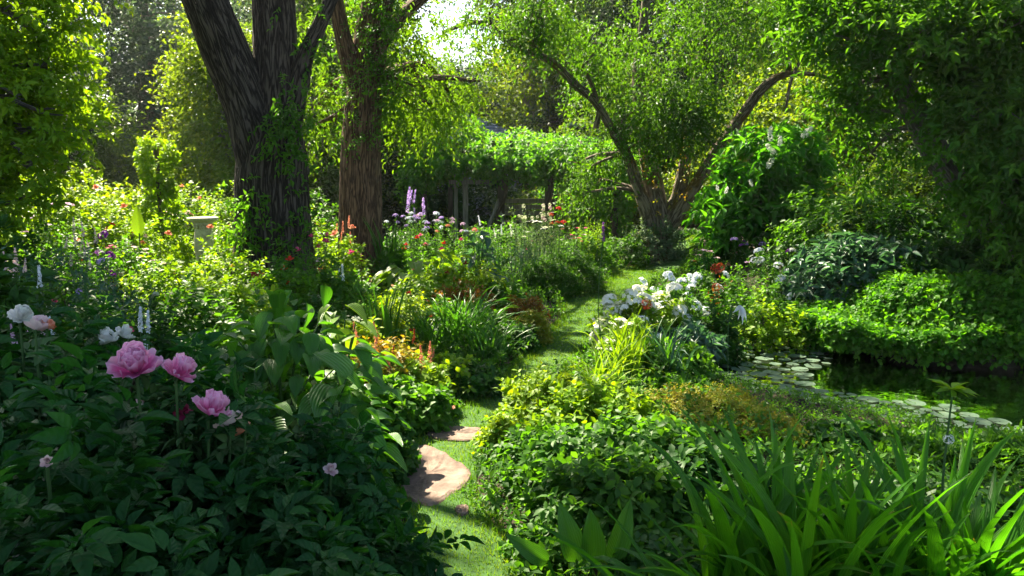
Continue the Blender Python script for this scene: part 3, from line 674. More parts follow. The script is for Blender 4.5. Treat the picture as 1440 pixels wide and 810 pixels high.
def strap(mb, n, spread, L, W_, th0=.1, th1=1.2, seg=9, fold=.25, azc=None, azs=6.3, mi=0, tip=.0):
    """arching strap leaves; every leaf a folded strip that bends over"""
    az = R.uniform(0, 6.28, n) if azc is None else azc + R.uniform(-azs, azs, n)
    r = spread * np.sqrt(R.random(n)); b = R.uniform(0, 6.28, n)
    P = np.stack([np.cos(b) * r, np.sin(b) * r, np.zeros(n)], 1)
    Ln = L * R.uniform(.6, 1.12, n); th_a = th0 * R.uniform(.3, 2.0, n); th_b = th1 * R.uniform(.35, 1.35, n)
    t = np.linspace(0, 1, seg + 1); pw = R.uniform(1.6, 3.2, n)
    th = th_a[:, None] + th_b[:, None] * t[None] ** pw[:, None]
    dh = np.sin(th); dz = np.cos(th); ds = Ln[:, None] / seg
    hh = np.concatenate([np.zeros((n, 1)), np.cumsum((dh[:, 1:] + dh[:, :-1]) * .5 * ds, 1)], 1); zz = np.concatenate([np.zeros((n, 1)), np.cumsum((dz[:, 1:] + dz[:, :-1]) * .5 * ds, 1)], 1)
    H3 = np.stack([np.cos(az), np.sin(az), np.zeros(n)], 1); S3 = np.stack([-np.sin(az), np.cos(az), np.zeros(n)], 1)
    tw = R.normal(0, .5, n)[:, None] * t[None]
    ctr = P[:, None] + H3[:, None] * hh[..., None] + np.array([0, 0, 1.]) * zz[..., None]
    wd = W_ * R.uniform(.7, 1.15, n)[:, None] * (np.minimum(1, .55 + 1.6 * t) * (1 - t ** 3.2) ** .9 + .02)[None]
    Nrm = -H3[:, None] * dz[..., None] + np.array([0, 0, 1.]) * dh[..., None]
    side = S3[:, None] * np.cos(tw)[..., None] + Nrm * np.sin(tw)[..., None]; nr = Nrm * np.cos(tw)[..., None] - S3[:, None] * np.sin(tw)[..., None]
    Lf = ctr - side * wd[..., None] * .5 + nr * (wd * fold)[..., None]; Rt = ctr + side * wd[..., None] * .5 + nr * (wd * fold)[..., None]
    V = np.stack([Lf, ctr, Rt], 2).reshape(n, -1, 3); m = 3 * (seg + 1)
    F = []
    for j in range(seg):
        for c in (0, 1): F.append((j * 3 + c, j * 3 + c + 1, (j + 1) * 3 + c + 1, (j + 1) * 3 + c))
    F = np.array(F)[None] + (np.arange(n) * m)[:, None, None]
    UV = np.tile(np.stack([np.tile([-.5, 0, .5], seg + 1), np.repeat(t, 3)], 1), (n, 1))
    mb.add(V.reshape(-1, 3), F.reshape(-1, 4), UV, mi)
def clump(px, py, d, name, label, cat, n=40, W_=.02, th0=.15, th1=1.3, spread=.08, mat='blade2', group=None, fl=(), L=None, seg=8, azc=None, azs=6.3):
    base, h = spot(px, py, d); t = thing(name, label, cat, base, group); mb = MB()
    strap(mb, n, spread, L or h * 1.15, W_, th0, th1, seg, azc=azc, azs=azs); mb.build('foliage', mat, t)
    for i, f in enumerate(fl):
        kind, fm, size, dx, hh = f; sb = MB(); thin(sb, (0, 0, 0), (dx, R.uniform(-.08, .08), hh), .004, .04, 5)
        s = sb.build('stem', 'stem', t); e = np.array(sb.v[0][-1]); add_flower(s, (dx, e[1], hh), kind, fm, size, (R.normal(0, .2), R.normal(0, .2)), i)
    return t
def perennial(px, py, d, wpx, name, label, cat, nst=14, leaf='oval', mat='mid', ll=.06, lw=.018, nl=26, fk=None, fm='lilac', fs=.12, frac=.7, group=None, sl=.55, splay=.2, fstem=.0, branch=2):
    """a clump of upright leafy stems, each with its flower on top"""
    base, h = spot(px, py, d); r = wpx / 2 / FPX * d; t = thing(name, label, cat, base, group)
    mb = MB(); sb = MB(); n = nst; a = R.uniform(0, 6.28, n); q = np.sqrt(R.random(n)) * r
    P = np.stack([np.cos(a) * q * .7, np.sin(a) * q * .7, np.zeros(n)], 1)
    hs = h * R.uniform(.72, 1.0, n); hs[0] = h * .98
    E = P + np.stack([np.cos(a) * q * .4 + R.normal(0, .03, n), np.sin(a) * q * .4 + R.normal(0, .03, n), hs - (fs if fk in ('spike', 'plume', 'panicle') else 0)], 1)
    for p, e in zip(P, E): thin(sb, p, e, .0045, .02, 4)
    sb.build('stem', 'stem', t)
    D = E - P; L = np.linalg.norm(D, axis=1)
    sprigs(mb, P + D * .1, D, L * .9, nl, leaf, ll, lw, .05, .9)
    m2 = n * branch; ii = R.integers(0, n, m2); f = R.uniform(.2, .85, m2)[:, None]
    sprigs(mb, P[ii] + D[ii] * f, D[ii] * .6 + R.normal(0, .5 * h, (m2, 3)), .16 * h + .05, 7, leaf, ll, lw, .1, .9)
    mb.build('foliage', mat, t, smooth=False)
    if fk:
        for i in range(n):
            if i and R.random() > frac: continue
            add_flower(t, E[i], fk, fm if isinstance(fm, str) else fm[i % len(fm)], fs * R.uniform(.85, 1.15), (R.normal(0, .12), R.normal(0, .12)), i)
    return t
def hosta(px, py, d, wpx, name, label, cat, n=26, ll=.24, lw=.17, mat='hosta', group=None, front=.25):
    base, h = spot(px, py, d); r = wpx / 2 / FPX * d; t = thing(name, label, cat, base, group); mb = MB(); sb = MB()
    P, D = dome_pts(n, r, h, .55, front, .9, px)
    A = D * [1, 1, .15] + R.normal(0, .25, P.shape); A[:, 2] -= .15
    Nn = np.array([0, 0, 1.]) + D * .35 + R.normal(0, .18, P.shape)
    s = R.uniform(.7, 1.2, n); s[n // 2:] *= .85
    P2 = P - unit(A) * (ll * s * .5)[:, None]; P2[:, 2] = np.maximum(P2[:, 2], .06)
    inst(mb, 'host', P2, A, Nn, ll * s, lw * s)
    for p in P2[:40]: tube(sb, [np.array([p[0] * .12, p[1] * .12, 0]), np.array([p[0] * .5, p[1] * .5, p[2] * .7]), p], [.006, .005, .004], 5, cap=False, sub=4)
    mb.build('foliage', mat, t); sb.build('stem', 'stem', t)
    return t
# ---------------------------------------------------------------- big trees
def W3(l): return [tuple(at(a, b, c)) + (r,) for a, b, c, r in l]
def trunk_path(mb, l, ns=24, rough=.05, ridges=0, sub=8, flare=0, seed=0):
    q = np.array(W3(l)); tube(mb, q[:, :3], q[:, 3], ns, rough, seed, ridges, sub=sub, flare=flare); return [tuple(p[:3]) for p in q]
def loc_of(o, p): return p
def blob(px, py, d, rx, ry, rz, n): return (at(px, py, d), (rx, ry, rz), n)

# the great oak
t = thing('oak_tree', 'huge dark oak with deeply furrowed trunk forking low into two thick limbs', 'tree')
mb = MB()
q = trunk_path(mb, [(386, 470, 9, .56), (386, 430, 9, .47), (385, 345, 9, .41), (382, 262, 9, .395), (384, 222, 9, .37), (388, 190, 9.0, .30)], 110, .05, 17, 14, .25, 1)
q += trunk_path(mb, [(377, 245, 9, .30), (362, 195, 8.95, .27), (345, 140, 8.9, .245), (312, 60, 8.8, .235), (276, -30, 8.7, .22), (225, -150, 8.6, .18), (150, -290, 8.5, .12)], 70, .05, 11, 12, 0, 3)
q += trunk_path(mb, [(392, 245, 9.0, .33), (390, 190, 9.02, .275), (388, 120, 9.05, .25), (386, 40, 9.1, .235), (384, -60, 9.1, .22), (392, -200, 9.3, .19), (400, -380, 9.6, .13)], 70, .05, 11, 12, 0, 5)
q += trunk_path(mb, [(402, 190, 8.95, .15), (420, 120, 8.9, .10), (430, 78, 8.9, .085), (452, 30, 8.9, .075), (476, -25, 9, .065), (520, -120, 9.3, .05)], 24, .08, 5, 8, 0, 7)
for a in ((.45, -.5), (-.5, -.4), (-.55, .3), (.6, .2), (0.05, -.65)):
    b = at(386, 440, 9); tube(mb, [b + [a[0] * .35, a[1] * .35, .32], b + [a[0] * .8, a[1] * .8, .08], b + [a[0] * 1.5, a[1] * 1.5, -.08]], [.2, .14, .05], 14, .1, 3, 4, sub=6)
mb.build('trunk', 'bark_oak', t)
cb = []  # crown is out of view; its last blobs are added to shade bed and lawn
for x, y, z, r, n in [(-6, 8.0, 6.6, 2.2, 520), (-8.5, 10, 7, 2.4, 520), (-4.2, 10, 7.5, 2.3, 480), (-6.5, 12.5, 7.5, 2.5, 520), (-2.6, 7.2, 6.2, 1.9, 330), (-9.5, 13, 7.5, 2.4, 420), (-4, 13.5, 8, 2.4, 420), (-8.2, 7.2, 6.4, 1.9, 420), (-10.6, 10.0, 6.2, 2.0, 420), (-6.5, 10, 9, 2.5, 300), (-1.2, 9.2, 7.0, 1.9, 260), (-4.0, 7.9, 7.2, 1.5, 600), (-5.0, 5.6, 6.6, 1.7, 420), (-3.4, 5.0, 6.8, 1.5, 330), (-6.6, 6.0, 6.6, 1.5, 300)]:
    cb.append(((x, y, z), (r, r, r * .6), n))
branches(t, 'bark_oak', [q[5], q[6], q[8], q[9], q[10], q[11], q[12], q[17], q[18], q[-1]], cb, .11, 8, 5)
crown(t, cb, 'oval', .17, .10, 'oak', 1.0, .65, 9, .3)
c = MB()
for px, py, d, n, r in [(400, 185, 8.55, 26, .2), (408, 150, 8.6, 22, .18), (425, 175, 8.6, 18, .15), (345, 320, 8.5, 30, .22), (350, 270, 8.55, 12, .12), (425, 320, 8.6, 24, .2), (355, 370, 8.5, 30, .25), (408, 215, 8.5, 14, .15), (440, 50, 8.8, 12, .2)]:
    P = at(px, py, d) + R.normal(size=(n, 3)) * r * [.6, .25, 1]; sprigs(c, P, R.normal(size=(n, 3)) + [0, -.3, -.1], .2, 8, 'point', .075, .04, .5)
o = c.build('ivy', 'mid', t); o['label'] = 'leafy shoots and ivy clinging to the trunk'

# the second tree, wrapped in leafy shoots
t = thing('tall_tree', 'upright brown-barked tree with leafy shoots all the way up its trunk', 'tree')
mb = MB()
q = trunk_path(mb, [(508, 450, 10.5, .33), (507, 400, 10.5, .28), (507, 300, 10.5, .265), (508, 200, 10.5, .245), (514, 120, 10.5, .23), (524, 40, 10.5, .20), (545, -60, 10.5, .17), (560, -220, 10.6, .12)], 70, .05, 12, 12, .25, 2)
q += trunk_path(mb, [(510, 150, 10.5, .13), (492, 90, 10.4, .11), (476, 20, 10.2, .09), (466, -60, 10, .07)], 20, .08, 5, 6)
q += trunk_path(mb, [(522, 80, 10.5, .12), (548, 40, 10.6, .10), (580, 8, 10.9, .085), (640, -40, 11.2, .06)], 20, .08, 5, 6)
mb.build('trunk', 'bark_brown', t)
cb = [blob(600, 60, 11.2, .8, .9, .6, 150), blob(585, 125, 11.6, .75, .8, .5, 170), blob(470, 60, 11.2, .55, .6, .6, 110), blob(552, 100, 10.4, .5, .5, .6, 90), blob(560, 20, 10.8, .7, .8, .5, 110), blob(650, 95, 12.5, .45, .7, .45, 80), blob(460, 150, 11.6, .4, .5, .5, 70), blob(610, 145, 12.8, .5, .6, .45, 100),
      ((-2.4, 12, 6.2), (2.3, 2.3, 1.3), 420), ((-.6, 12.5, 6.4), (2.0, 2.2, 1.2), 330), ((-1.5, 10, 5.8), (1.8, 1.6, 1.0), 260), ((-3.6, 15, 6.6), (2.2, 2.2, 1.4), 300)]
cb = split(cb); branches(t, 'bark_brown', [q[4], q[5], q[6], q[7], q[9], q[10], q[13], q[14]], cb, .06, 7, 3)
crown(t, cb, 'point', .085, .034, 'willow', 1.15, .42, 10, .55, hang=.35)
c = MB()
for k in range(130):
    py = random.uniform(-20, 215); px = 508 + (200 - py) * .09 + random.gauss(0, 22); P = at(px, py, 10.5 + random.uniform(-.38, .05))[None] + R.normal(size=(3, 3)) * .07
    sprigs(c, P, R.normal(size=(3, 3)) + [0, -.5, .3], .24, 9, 'oval', .055, .026, .35)
o = c.build('epicormic_shoot', 'mid', t); o['label'] = 'dense small-leaved shoots covering the upper trunk'

# the leaning tree in the middle distance: several mossy stems
t = thing('leaning_tree', 'old multi-stemmed tree with leaning mossy limbs behind the lawn bend', 'tree')
mb = MB(); D0 = 14.5
q = trunk_path(mb, [(925, 385, D0, 0.250), (926, 330, D0, 0.211), (922, 280, D0, 0.172), (908, 200, D0, 0.125), (898, 120, D0, 0.109), (905, 40, D0, 0.086), (915, -60, D0, 0.062)], 26, .10, 5, 8, .3, 1)
q += trunk_path(mb, [(918, 320, D0, 0.156), (900, 270, 14.3, 0.101), (880, 215, 14.2, 0.086), (862, 185, 14.1, 0.078), (838, 145, 14, 0.066), (808, 118, 13.9, 0.066), (780, 90, 13.8, 0.062), (745, 72, 13.7, 0.055), (712, 58, 13.6, 0.047), (690, 36, 13.6, 0.043), (660, 32, 13.6, 0.039), (622, 46, 13.5, 0.027)], 16, .12, 3, 6, 0, 2)
q += trunk_path(mb, [(932, 320, D0, 0.148), (952, 280, 14.4, 0.117), (966, 215, 14.3, 0.094), (972, 160, 14.3, 0.078), (985, 80, 14.3, 0.062), (1000, -20, 14.2, 0.047)], 20, .12, 4, 6, 0, 3)
q += trunk_path(mb, [(938, 322, D0, 0.156), (975, 265, 14.2, 0.109), (1010, 210, 14, 0.098), (1045, 160, 13.8, 0.094), (1072, 125, 13.6, 0.086), (1100, 106, 13.5, 0.062), (1140, 104, 13.3, 0.035), (1190, 116, 13, 0.016)], 22, .12, 4, 6, 0, 4)
q += trunk_path(mb, [(1105, 108, 13.5, 0.039), (1118, 70, 13.4, 0.039), (1140, 40, 13.3, 0.031), (1165, 5, 13.2, 0.023)], 10, .1, 3, 6)
q += trunk_path(mb, [(1130, 75, 13.4, 0.031), (1112, 115, 13.2, 0.027), (1104, 160, 13.1, 0.016)], 8, .1, 3, 6)
q += trunk_path(mb, [(838, 180, 14.1, 0.055), (842, 150, 14.0, 0.039), (828, 110, 13.9, 0.031), (818, 96, 13.9, 0.023)], 8, .1, 3, 6)
mb.build('trunk', 'bark_moss', t)
cb = [blob(700, 35, 13.2, .8, .8, .55, 130), blob(745, 20, 13.4, .7, .8, .5, 110), blob(800, 30, 13.8, .85, .9, .55, 150), blob(880, 60, 13.6, .9, .9, .75, 280), blob(935, 120, 13.2, .8, .7, .7, 300), blob(960, 40, 13.4, .9, .9, .7, 250),
      blob(985, 160, 13.4, .6, .6, .5, 170), blob(920, 160, 13.6, .6, .6, .55, 170), blob(1050, 20, 13.8, .9, .9, .5, 160), blob(1120, 30, 13.5, .8, .8, .45, 140), blob(850, 120, 14.5, .6, .6, .5, 90), blob(1040, 90, 14.6, .6, .6, .5, 60), blob(880, 190, 14.2, .45, .4, .35, 60), blob(830, 245, 14.8, .5, .5, .5, 90),
      ((1.5, 14, 5.2), (2.4, 2.2, 1.0), 360), ((4.4, 14, 5.3), (2.4, 2.4, 1.1), 420), ((3, 12, 5.3), (2.0, 1.6, .8), 260), ((2.6, 15.5, 6.2), (2.6, 2.2, 1.2), 300), ((.2, 14.5, 5.7), (1.8, 1.6, .9), 150)]
cb = split(cb); branches(t, 'bark_moss', q, cb, .05, 6, 3, .1)
crown(t, cb, 'oval', .09, .038, 'oak', 1.4, .42, 10, .6, hang=.5)
c = MB()
for k in range(60):
    px, py = random.choice([(905, 235), (948, 262), (915, 300), (965, 240), (880, 225), (960, 200)]); P = at(px + random.gauss(0, 9), py + random.gauss(0, 18), 14.1)[None]
    sprigs(c, P, R.normal(size=(1, 3)), .15, 6, 'oval', .05, .03, .3)
o = c.build('ivy', 'orange', t); o['label'] = 'orange-brown creeper leaves on the mossy stems'

# the dark tree over the pond
t = thing('overhanging_tree', 'dark leafy tree leaning over the pond bank with a slanting grey trunk', 'tree')
mb = MB()
q = trunk_path(mb, [(1475, 470, 8.6, .26), (1430, 380, 8.6, .2), (1375, 300, 8.7, .16), (1330, 240, 8.8, .14), (1295, 175, 8.9, .13), (1262, 110, 9, .12), (1225, 30, 9, .10), (1190, -60, 9, .08)], 28, .07, 7, 8, .2, 9)
q += trunk_path(mb, [(1400, 340, 8.65, .11), (1420, 250, 8.7, .10), (1400, 150, 8.8, .09), (1375, 60, 8.9, .08), (1360, -40, 9, .06)], 18, .07, 5, 8)
mb.build('trunk', 'bark_grey', t)
cb = [blob(1215, 60, 8.8, .65, .7, .55, 230), blob(1290, 50, 8.4, .6, .7, .5, 230), blob(1370, 90, 8.3, .6, .6, .6, 260), blob(1435, 60, 8.0, .6, .6, .6, 240), blob(1205, 140, 9.2, .35, .5, .4, 110), blob(1225, 215, 9.3, .22, .3, .35, 55), blob(1400, 190, 8.0, .55, .5, .5, 230), blob(1450, 260, 7.8, .5, .5, .5, 200),
      blob(1395, 255, 8.1, .35, .4, .35, 110), blob(1440, 340, 8.0, .35, .4, .4, 110), blob(1150, 20, 9.2, .5, .5, .4, 110), blob(1340, 150, 9.0, .4, .5, .3, 80), blob(1500, 150, 8.2, .7, .6, .9, 220), blob(1330, 0, 8.6, .7, .7, .4, 180),
      ((3.2, 8.5, 4.4), (1.5, 1.5, .7), 200), ((5.2, 8, 4.8), (1.9, 1.9, .9), 330), ((5.0, 6, 4.2), (1.5, 1.2, .7), 150), ((4.2, 10.4, 4.8), (1.7, 1.5, .8), 200)]
cb = split(cb); branches(t, 'bark_grey', q, cb, .05, 6, 3)
crown(t, cb, 'point', .105, .052, 'mid', .95, .34, 9, .2, hang=-.1)

# the maple whose branches reach in
t = thing('maple_tree', 'maple with broad backlit yellow-green leaves over the rose border', 'tree')
mb = MB()
q = trunk_path(mb, [(-160, 520, 7.2, .17), (-150, 350, 7.2, .14), (-120, 150, 7.2, .12), (-90, -20, 7.2, .09), (-60, -200, 7.2, .06)], 20, .06, 6, 8, .2)
mb.build('trunk', 'bark_grey', t)
cb = [blob(5, 60, 7.2, .5, .6, .4, 140), blob(45, 110, 7.4, .36, .5, .3, 90), blob(20, 140, 7.0, .5, .6, .3, 130), blob(70, 190, 7.3, .35, .4, .22, 70), blob(10, 225, 7.0, .5, .5, .35, 150), blob(95, 165, 7.8, .2, .3, .16, 30), blob(-80, 120, 7.2, .7, .7, .9, 240), blob(40, -10, 7.4, .8, .7, .35, 170), blob(-20, 290, 6.8, .4, .4, .3, 90), blob(-90, -120, 7.2, 1.1, 1.0, .6, 260)]
cb = [(c, (r[0] * 1.15, r[1], r[2] * .6), n) for c, r, n in split(cb, 5)]; branches(t, 'bark_grey', q, cb, .04, 6, 3)
crown(t, cb, 'ternate', .15, .15, 'lime', .5, .3, 6, .25, up=1.3, cull=False)

# far trees: each with its own trunk and crown
def far_tree(px, pt, d, wpx, mat, label, name='broadleaf_tree', n=1500, leaf='rhomb', ll=None, trunkmat='bark_grey', pb=290, seed=0, trunk_r=.2, hole=1.0):
    rs = random.Random(seed + px); base = at(px, 300, d); base[2] = hz(base[0], base[1]) - .2; top = at(px, pt, d)[2]; r = wpx / 2 / FPX * d; h = top - base[2]
    t = thing(name, label, 'tree', base, 'trees beyond the garden'); mb = MB(); zb = at(px, pb, d)[2] - base[2]
    tube(mb, [(0, 0, 0), (rs.gauss(0, .2), 0, h * .35), (rs.gauss(0, .4), 0, h * .62), (rs.gauss(0, .4), 0, h * .85)], [trunk_r * 1.2, trunk_r, trunk_r * .7, trunk_r * .3], 12, .08, sub=6)
    cb = []; k = 11
    for i in range(k):
        z = zb + (h - zb) * (i + .4) / k; s = math.sin(math.pi * min(.95, max(.1, (i + 1.2) / (k + 1)))) ** .5; a = rs.uniform(0, 6.28)
        cb.append(((math.cos(a) * r * .55 * s, math.sin(a) * r * .45, z), (r * .6 * s * hole + .2, r * .55 * s, max(.5, (h - zb) / k * 1.1)), n // k))
    limbs(mb, [(0, 0, h * .3), (0, 0, h * .5), (0, 0, h * .7)], cb, trunk_r * .4, 6, 2); mb.build('trunk', trunkmat, t)
    crown(t, cb, leaf, ll or d * .0068, (ll or d * .0068) * .65, mat, 1.7, .02 * d + .25, 8, .3, cull=False)
    return t
FT = [(215, -60, 27, 330, 'mist', 'tall dusky blue-green tree in sunlit mist beyond the rose border', 2600), (60, -120, 24, 260, 'mist', 'tall dark tree behind the maple', 1500), (320, 60, 17, 130, 'far_gold', 'small sunlit yellow-green tree just behind the huge oak', 1500),
      (-60, -100, 17, 260, 'far', 'broad green tree at the outer edge of the rose border', 900), (455, -60, 19, 230, 'far', 'green tree seen between the oak and the brown-barked tree', 1900), (120, 130, 20, 190, 'far', 'low rounded tree in the mist behind the climbing vine', 1100),
      (560, 90, 22, 170, 'far_gold', 'sunlit tree rising behind the end of the arbour', 1500), (640, 105, 32, 200, 'far_blue', 'hazy blue-grey tree far behind the slate roof', 1300), (790, 105, 30, 230, 'far_blue', 'hazy blue-grey tree behind the arbour top', 1500), (740, 40, 26, 170, 'far_gold', 'slender bright tree behind the blue-grey ones', 700),
      (892, 120, 21, 170, 'far', 'tree with dark bare trunk directly above the arbour', 1000), (860, -90, 33, 230, 'far_gold', 'tall airy yellow-green tree high above the arbour', 1100), (1000, 30, 27, 240, 'far_gold', 'airy sunlit tree between the mossy stems', 1300), (1090, 120, 19, 210, 'far_gold', 'bright bushy tree behind the white-flowered shrub', 1900),
      (1190, 60, 17, 190, 'far_gold', 'pale sunlit tree seen through the gap above the pond bank', 1700), (1330, 0, 15, 260, 'far_dark', 'dense dark tree behind the overhanging one', 2000), (1480, -40, 13, 240, 'far_dark', 'dense dark tree at the outer end of the pond bank', 1500), (1180, -120, 30, 330, 'far', 'tall green tree far beyond the white-flowered shrub', 1300),
      (400, -160, 34, 300, 'far_gold', 'tall sunlit tree far behind the oak', 1400), (530, -140, 30, 190, 'far', 'tall tree far behind the brown-barked tree', 1100), (1020, -130, 36, 230, 'far', 'very tall far tree under the sky gap', 800), (940, 120, 24, 120, 'far_dark', 'small dark tree behind the leaning stems', 800), (1420, 100, 19, 300, 'far', 'broad green tree behind the pond bank', 900), (260, -200, 38, 330, 'far', 'very tall far tree above the mist', 900),
      (720, -150, 29, 250, 'far', 'tall dark green tree closing the view above the house', 1900), (870, -160, 25, 230, 'far_dark', 'tall shady tree behind the leaning stems', 1900), (1110, -160, 24, 260, 'far', 'tall tree rising over the white-flowered shrub', 1500), (500, -200, 27, 230, 'far_dark', 'tall shady tree behind the brown-barked tree', 1700)]
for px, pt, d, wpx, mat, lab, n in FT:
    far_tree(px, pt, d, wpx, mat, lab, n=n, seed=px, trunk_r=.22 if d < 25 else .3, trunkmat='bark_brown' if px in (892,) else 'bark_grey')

# ---------------------------------------------------------------- house, shed, arbour, garden ornaments
t = thing('house', 'house roof of blue-grey shingles showing above the arbour', 'house', (at(700, 200, 25)[0], 25, hz(-.5, 25)))
hh = at(700, 196, 25)[2] - hz(-.5, 25); rt = at(700, 155, 25)[2] - hz(-.5, 25)
mb = MB(); box(mb, (-1.0, 2.6, hh / 2), (3.6, 5.0, hh)); mb.build('wall', 'wall', t, smooth=False)
mb = MB(); rp = MB(); x0, x1, y0, y1 = -3.1, 1.15, -.25, 5.45; xr = -1.0
for (a, b) in (((x0, y0), (x1, y0)),):
    pass
V = [(x0, y0, hh - .1), (x1, y0, hh - .1), (x1, y1, hh - .1), (x0, y1, hh - .1), (xr, y0 + 1.5, rt), (xr, y1 - 1.5, rt)]
def shingles(mb, A, B, Cc, Dd, rows):
    """courses of shingles from eave AB up to CD"""
    A, B, Cc, Dd = map(lambda q: np.array(q, float), (A, B, Cc, Dd)); nr = unit(np.cross(B - A, Dd - A))
    if nr[2] < 0: nr = -nr
    for i in range(rows):
        f0, f1 = i / rows, min(1, (i + 1.15) / rows); L0, R0 = A + (Dd - A) * f0, B + (Cc - B) * f0; L1, R1 = A + (Dd - A) * f1, B + (Cc - B) * f1
        L = np.linalg.norm(R0 - L0); k = max(1, int(L / .28)); off = random.random() * .5
        for j in range(k):
            u0, u1 = j / k + .004, (j + 1) / k - .004; th = random.uniform(.02, .032)
            P = [L0 + (R0 - L0) * u0, L0 + (R0 - L0) * u1, L1 + (R1 - L1) * u1, L1 + (R1 - L1) * u0]
            Vv = [P[0] + nr * (th + .012), P[1] + nr * (th + .012), P[2] + nr * .006, P[3] + nr * .006, P[0], P[1]]
            mb.add(Vv, [(0, 1, 2, 3), (4, 5, 1, 0)])
rf = MB(); rf.add(V, [(0, 1, 4, 4), (1, 2, 5, 4), (2, 3, 5, 5), (3, 0, 4, 5), (0, 3, 2, 1)])
rf.f = [np.array([(0, 1, 4), (2, 3, 5)]), np.array([(1, 2, 5, 4), (3, 0, 4, 5), (0, 3, 2, 1)])]; rf.mi = [np.zeros(2, int), np.zeros(3, int)]
shingles(rf, V[0], V[1], V[4], V[4], 11); shingles(rf, V[1], V[2], V[5], V[4], 11)
rf.build('roof', 'slate', t, smooth=False)
mb = MB(); box(mb, (-.2, .09, 1.35), (1.0, .06, 1.0)); wdo = mb.build('window', 'white_paint', t, smooth=False)
mb = MB(); box(mb, (-.2, .055, 1.35), (.84, .03, .84)); mb.build('pane', 'glass', wdo, smooth=False)

px0 = at(842, 200, 22); t = thing('garden_shed', 'pale blue-grey board shed with low roof behind the end of the arbour', 'shed', (px0[0], 22, hz(px0[0], 22)))
zh = at(842, 182, 22)[2] - hz(px0[0], 22); mb = MB()
for i in range(10): box(mb, (-.68 + i * .15, 0, zh / 2 - .05), (.142, 1.2 + .01 * (i % 2), zh - .1))
mb.build('wall', 'wall', t, smooth=False)
mb = MB(); box(mb, (0, -.1, zh), (1.75, 1.7, .07), ry=.12); mb.build('roof', 'slate', t, smooth=False)
mb = MB(); box(mb, (.1, -.66, .8), (.6, .05, 1.6)); dr = mb.build('door', 'timber', t, smooth=False)
mb = MB(); box(mb, (-.12, -.70, .85), (.03, .04, .12)); mb.build('handle', 'timber_dark', dr)

AY = 17.0
t = thing('arbour', 'weathered timber arbour with square posts and rails buried under vine', 'arbour', (0, AY, hz(0, AY)))
g = hz(0, AY); zt = 1.95
def axp(px, d=AY): return at(px, 260, d)[0]
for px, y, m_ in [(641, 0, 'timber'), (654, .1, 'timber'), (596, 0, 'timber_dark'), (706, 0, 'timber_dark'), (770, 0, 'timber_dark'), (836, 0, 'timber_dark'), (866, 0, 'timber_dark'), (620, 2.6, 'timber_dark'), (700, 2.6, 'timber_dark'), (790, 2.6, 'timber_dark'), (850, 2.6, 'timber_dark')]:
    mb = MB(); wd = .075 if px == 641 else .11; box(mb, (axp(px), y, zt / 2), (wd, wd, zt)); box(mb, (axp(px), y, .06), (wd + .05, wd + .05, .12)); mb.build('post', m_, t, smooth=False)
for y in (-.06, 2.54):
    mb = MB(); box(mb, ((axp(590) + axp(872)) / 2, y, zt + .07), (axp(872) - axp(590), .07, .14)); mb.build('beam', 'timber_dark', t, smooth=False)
mb = MB(); box(mb, (axp(660), -.09, at(660, 256, AY)[2] - g), (axp(690) - axp(634), .06, .09)); mb.build('rail', 'timber', t, smooth=False)
for i in range(12):
    mb = MB(); box(mb, (axp(596) + i * (axp(866) - axp(596)) / 11, 1.25, zt + .2), (.06, 3.3, .11)); mb.build('rafter', 'timber_dark', t, smooth=False)
for a, b in (((axp(703), -.12, .75), (axp(718), -.3, .05)), ((axp(700), -.12, .95), (axp(684), -.2, .3))):
    mb = MB(); tube(mb, [a, b], [.035, .035], 8); mb.build('brace', 'timber', t)
t = thing('climbing_vine', 'thick green vine roofing the timber arbour and hanging over its edge', 'vine', (0, AY, g)); mb = MB(); vb = MB()
for px, py, d, rx, ry, rz, n in [(735, 208, 18.0, .9, .9, .24, 220), (585, 255, 17.0, .22, .4, .42, 110), (630, 226, 17.2, .65, 1.2, .26, 260), (680, 222, 17.2, .8, 1.2, .28, 300), (740, 222, 17.1, .9, 1.2, .26, 320), (800, 220, 17.1, .8, 1.2, .26, 300), (845, 226, 17.2, .6, 1.2, .32, 240), (640, 192, 17.6, .5, .9, .34, 230), (690, 216, 17.8, .5, .9, .12, 50), (600, 236, 17.1, .3, .9, .3, 110), (710, 228, 16.7, .6, .3, .18, 120), (760, 230, 16.7, .7, .3, .18, 140), (830, 240, 16.8, .5, .4, .3, 130), (866, 262, 16.9, .35, .6, .6, 190), (845, 300, 17.4, .5, .5, .6, 200), (800, 290, 19.3, .9, .3, .6, 190)]:
    dd = unit(R.normal(size=(n, 3))); P = at(px, py, d) - [0, AY, g] + dd * [rx, ry, rz] * R.uniform(.6, 1, (n, 1)); sprigs(mb, P, dd + [0, -.1, .3] + R.normal(0, .4, (n, 3)), .3, 8, 'oval', .115, .065, .28)
mb.build('foliage', leaf_mat('vine_leaf', [(.04, .13, .035), (.07, .18, .04), (.11, .23, .05)]), t, smooth=False)
for px in (706, 770, 836, 866):
    x = axp(px); tube(vb, [(x + .1, -.15, 0), (x - .1, -.14, .6), (x + .09, -.14, 1.2), (x, -.1, 2.1)], [.05, .04, .035, .03], 8, .1, sub=5)
vb.build('stem', 'woody', t)
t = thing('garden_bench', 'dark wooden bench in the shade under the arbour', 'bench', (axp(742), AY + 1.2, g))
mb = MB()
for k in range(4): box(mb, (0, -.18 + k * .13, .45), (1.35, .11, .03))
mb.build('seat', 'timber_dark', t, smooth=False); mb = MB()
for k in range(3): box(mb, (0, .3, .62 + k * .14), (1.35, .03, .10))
mb.build('backrest', 'timber', t, smooth=False)
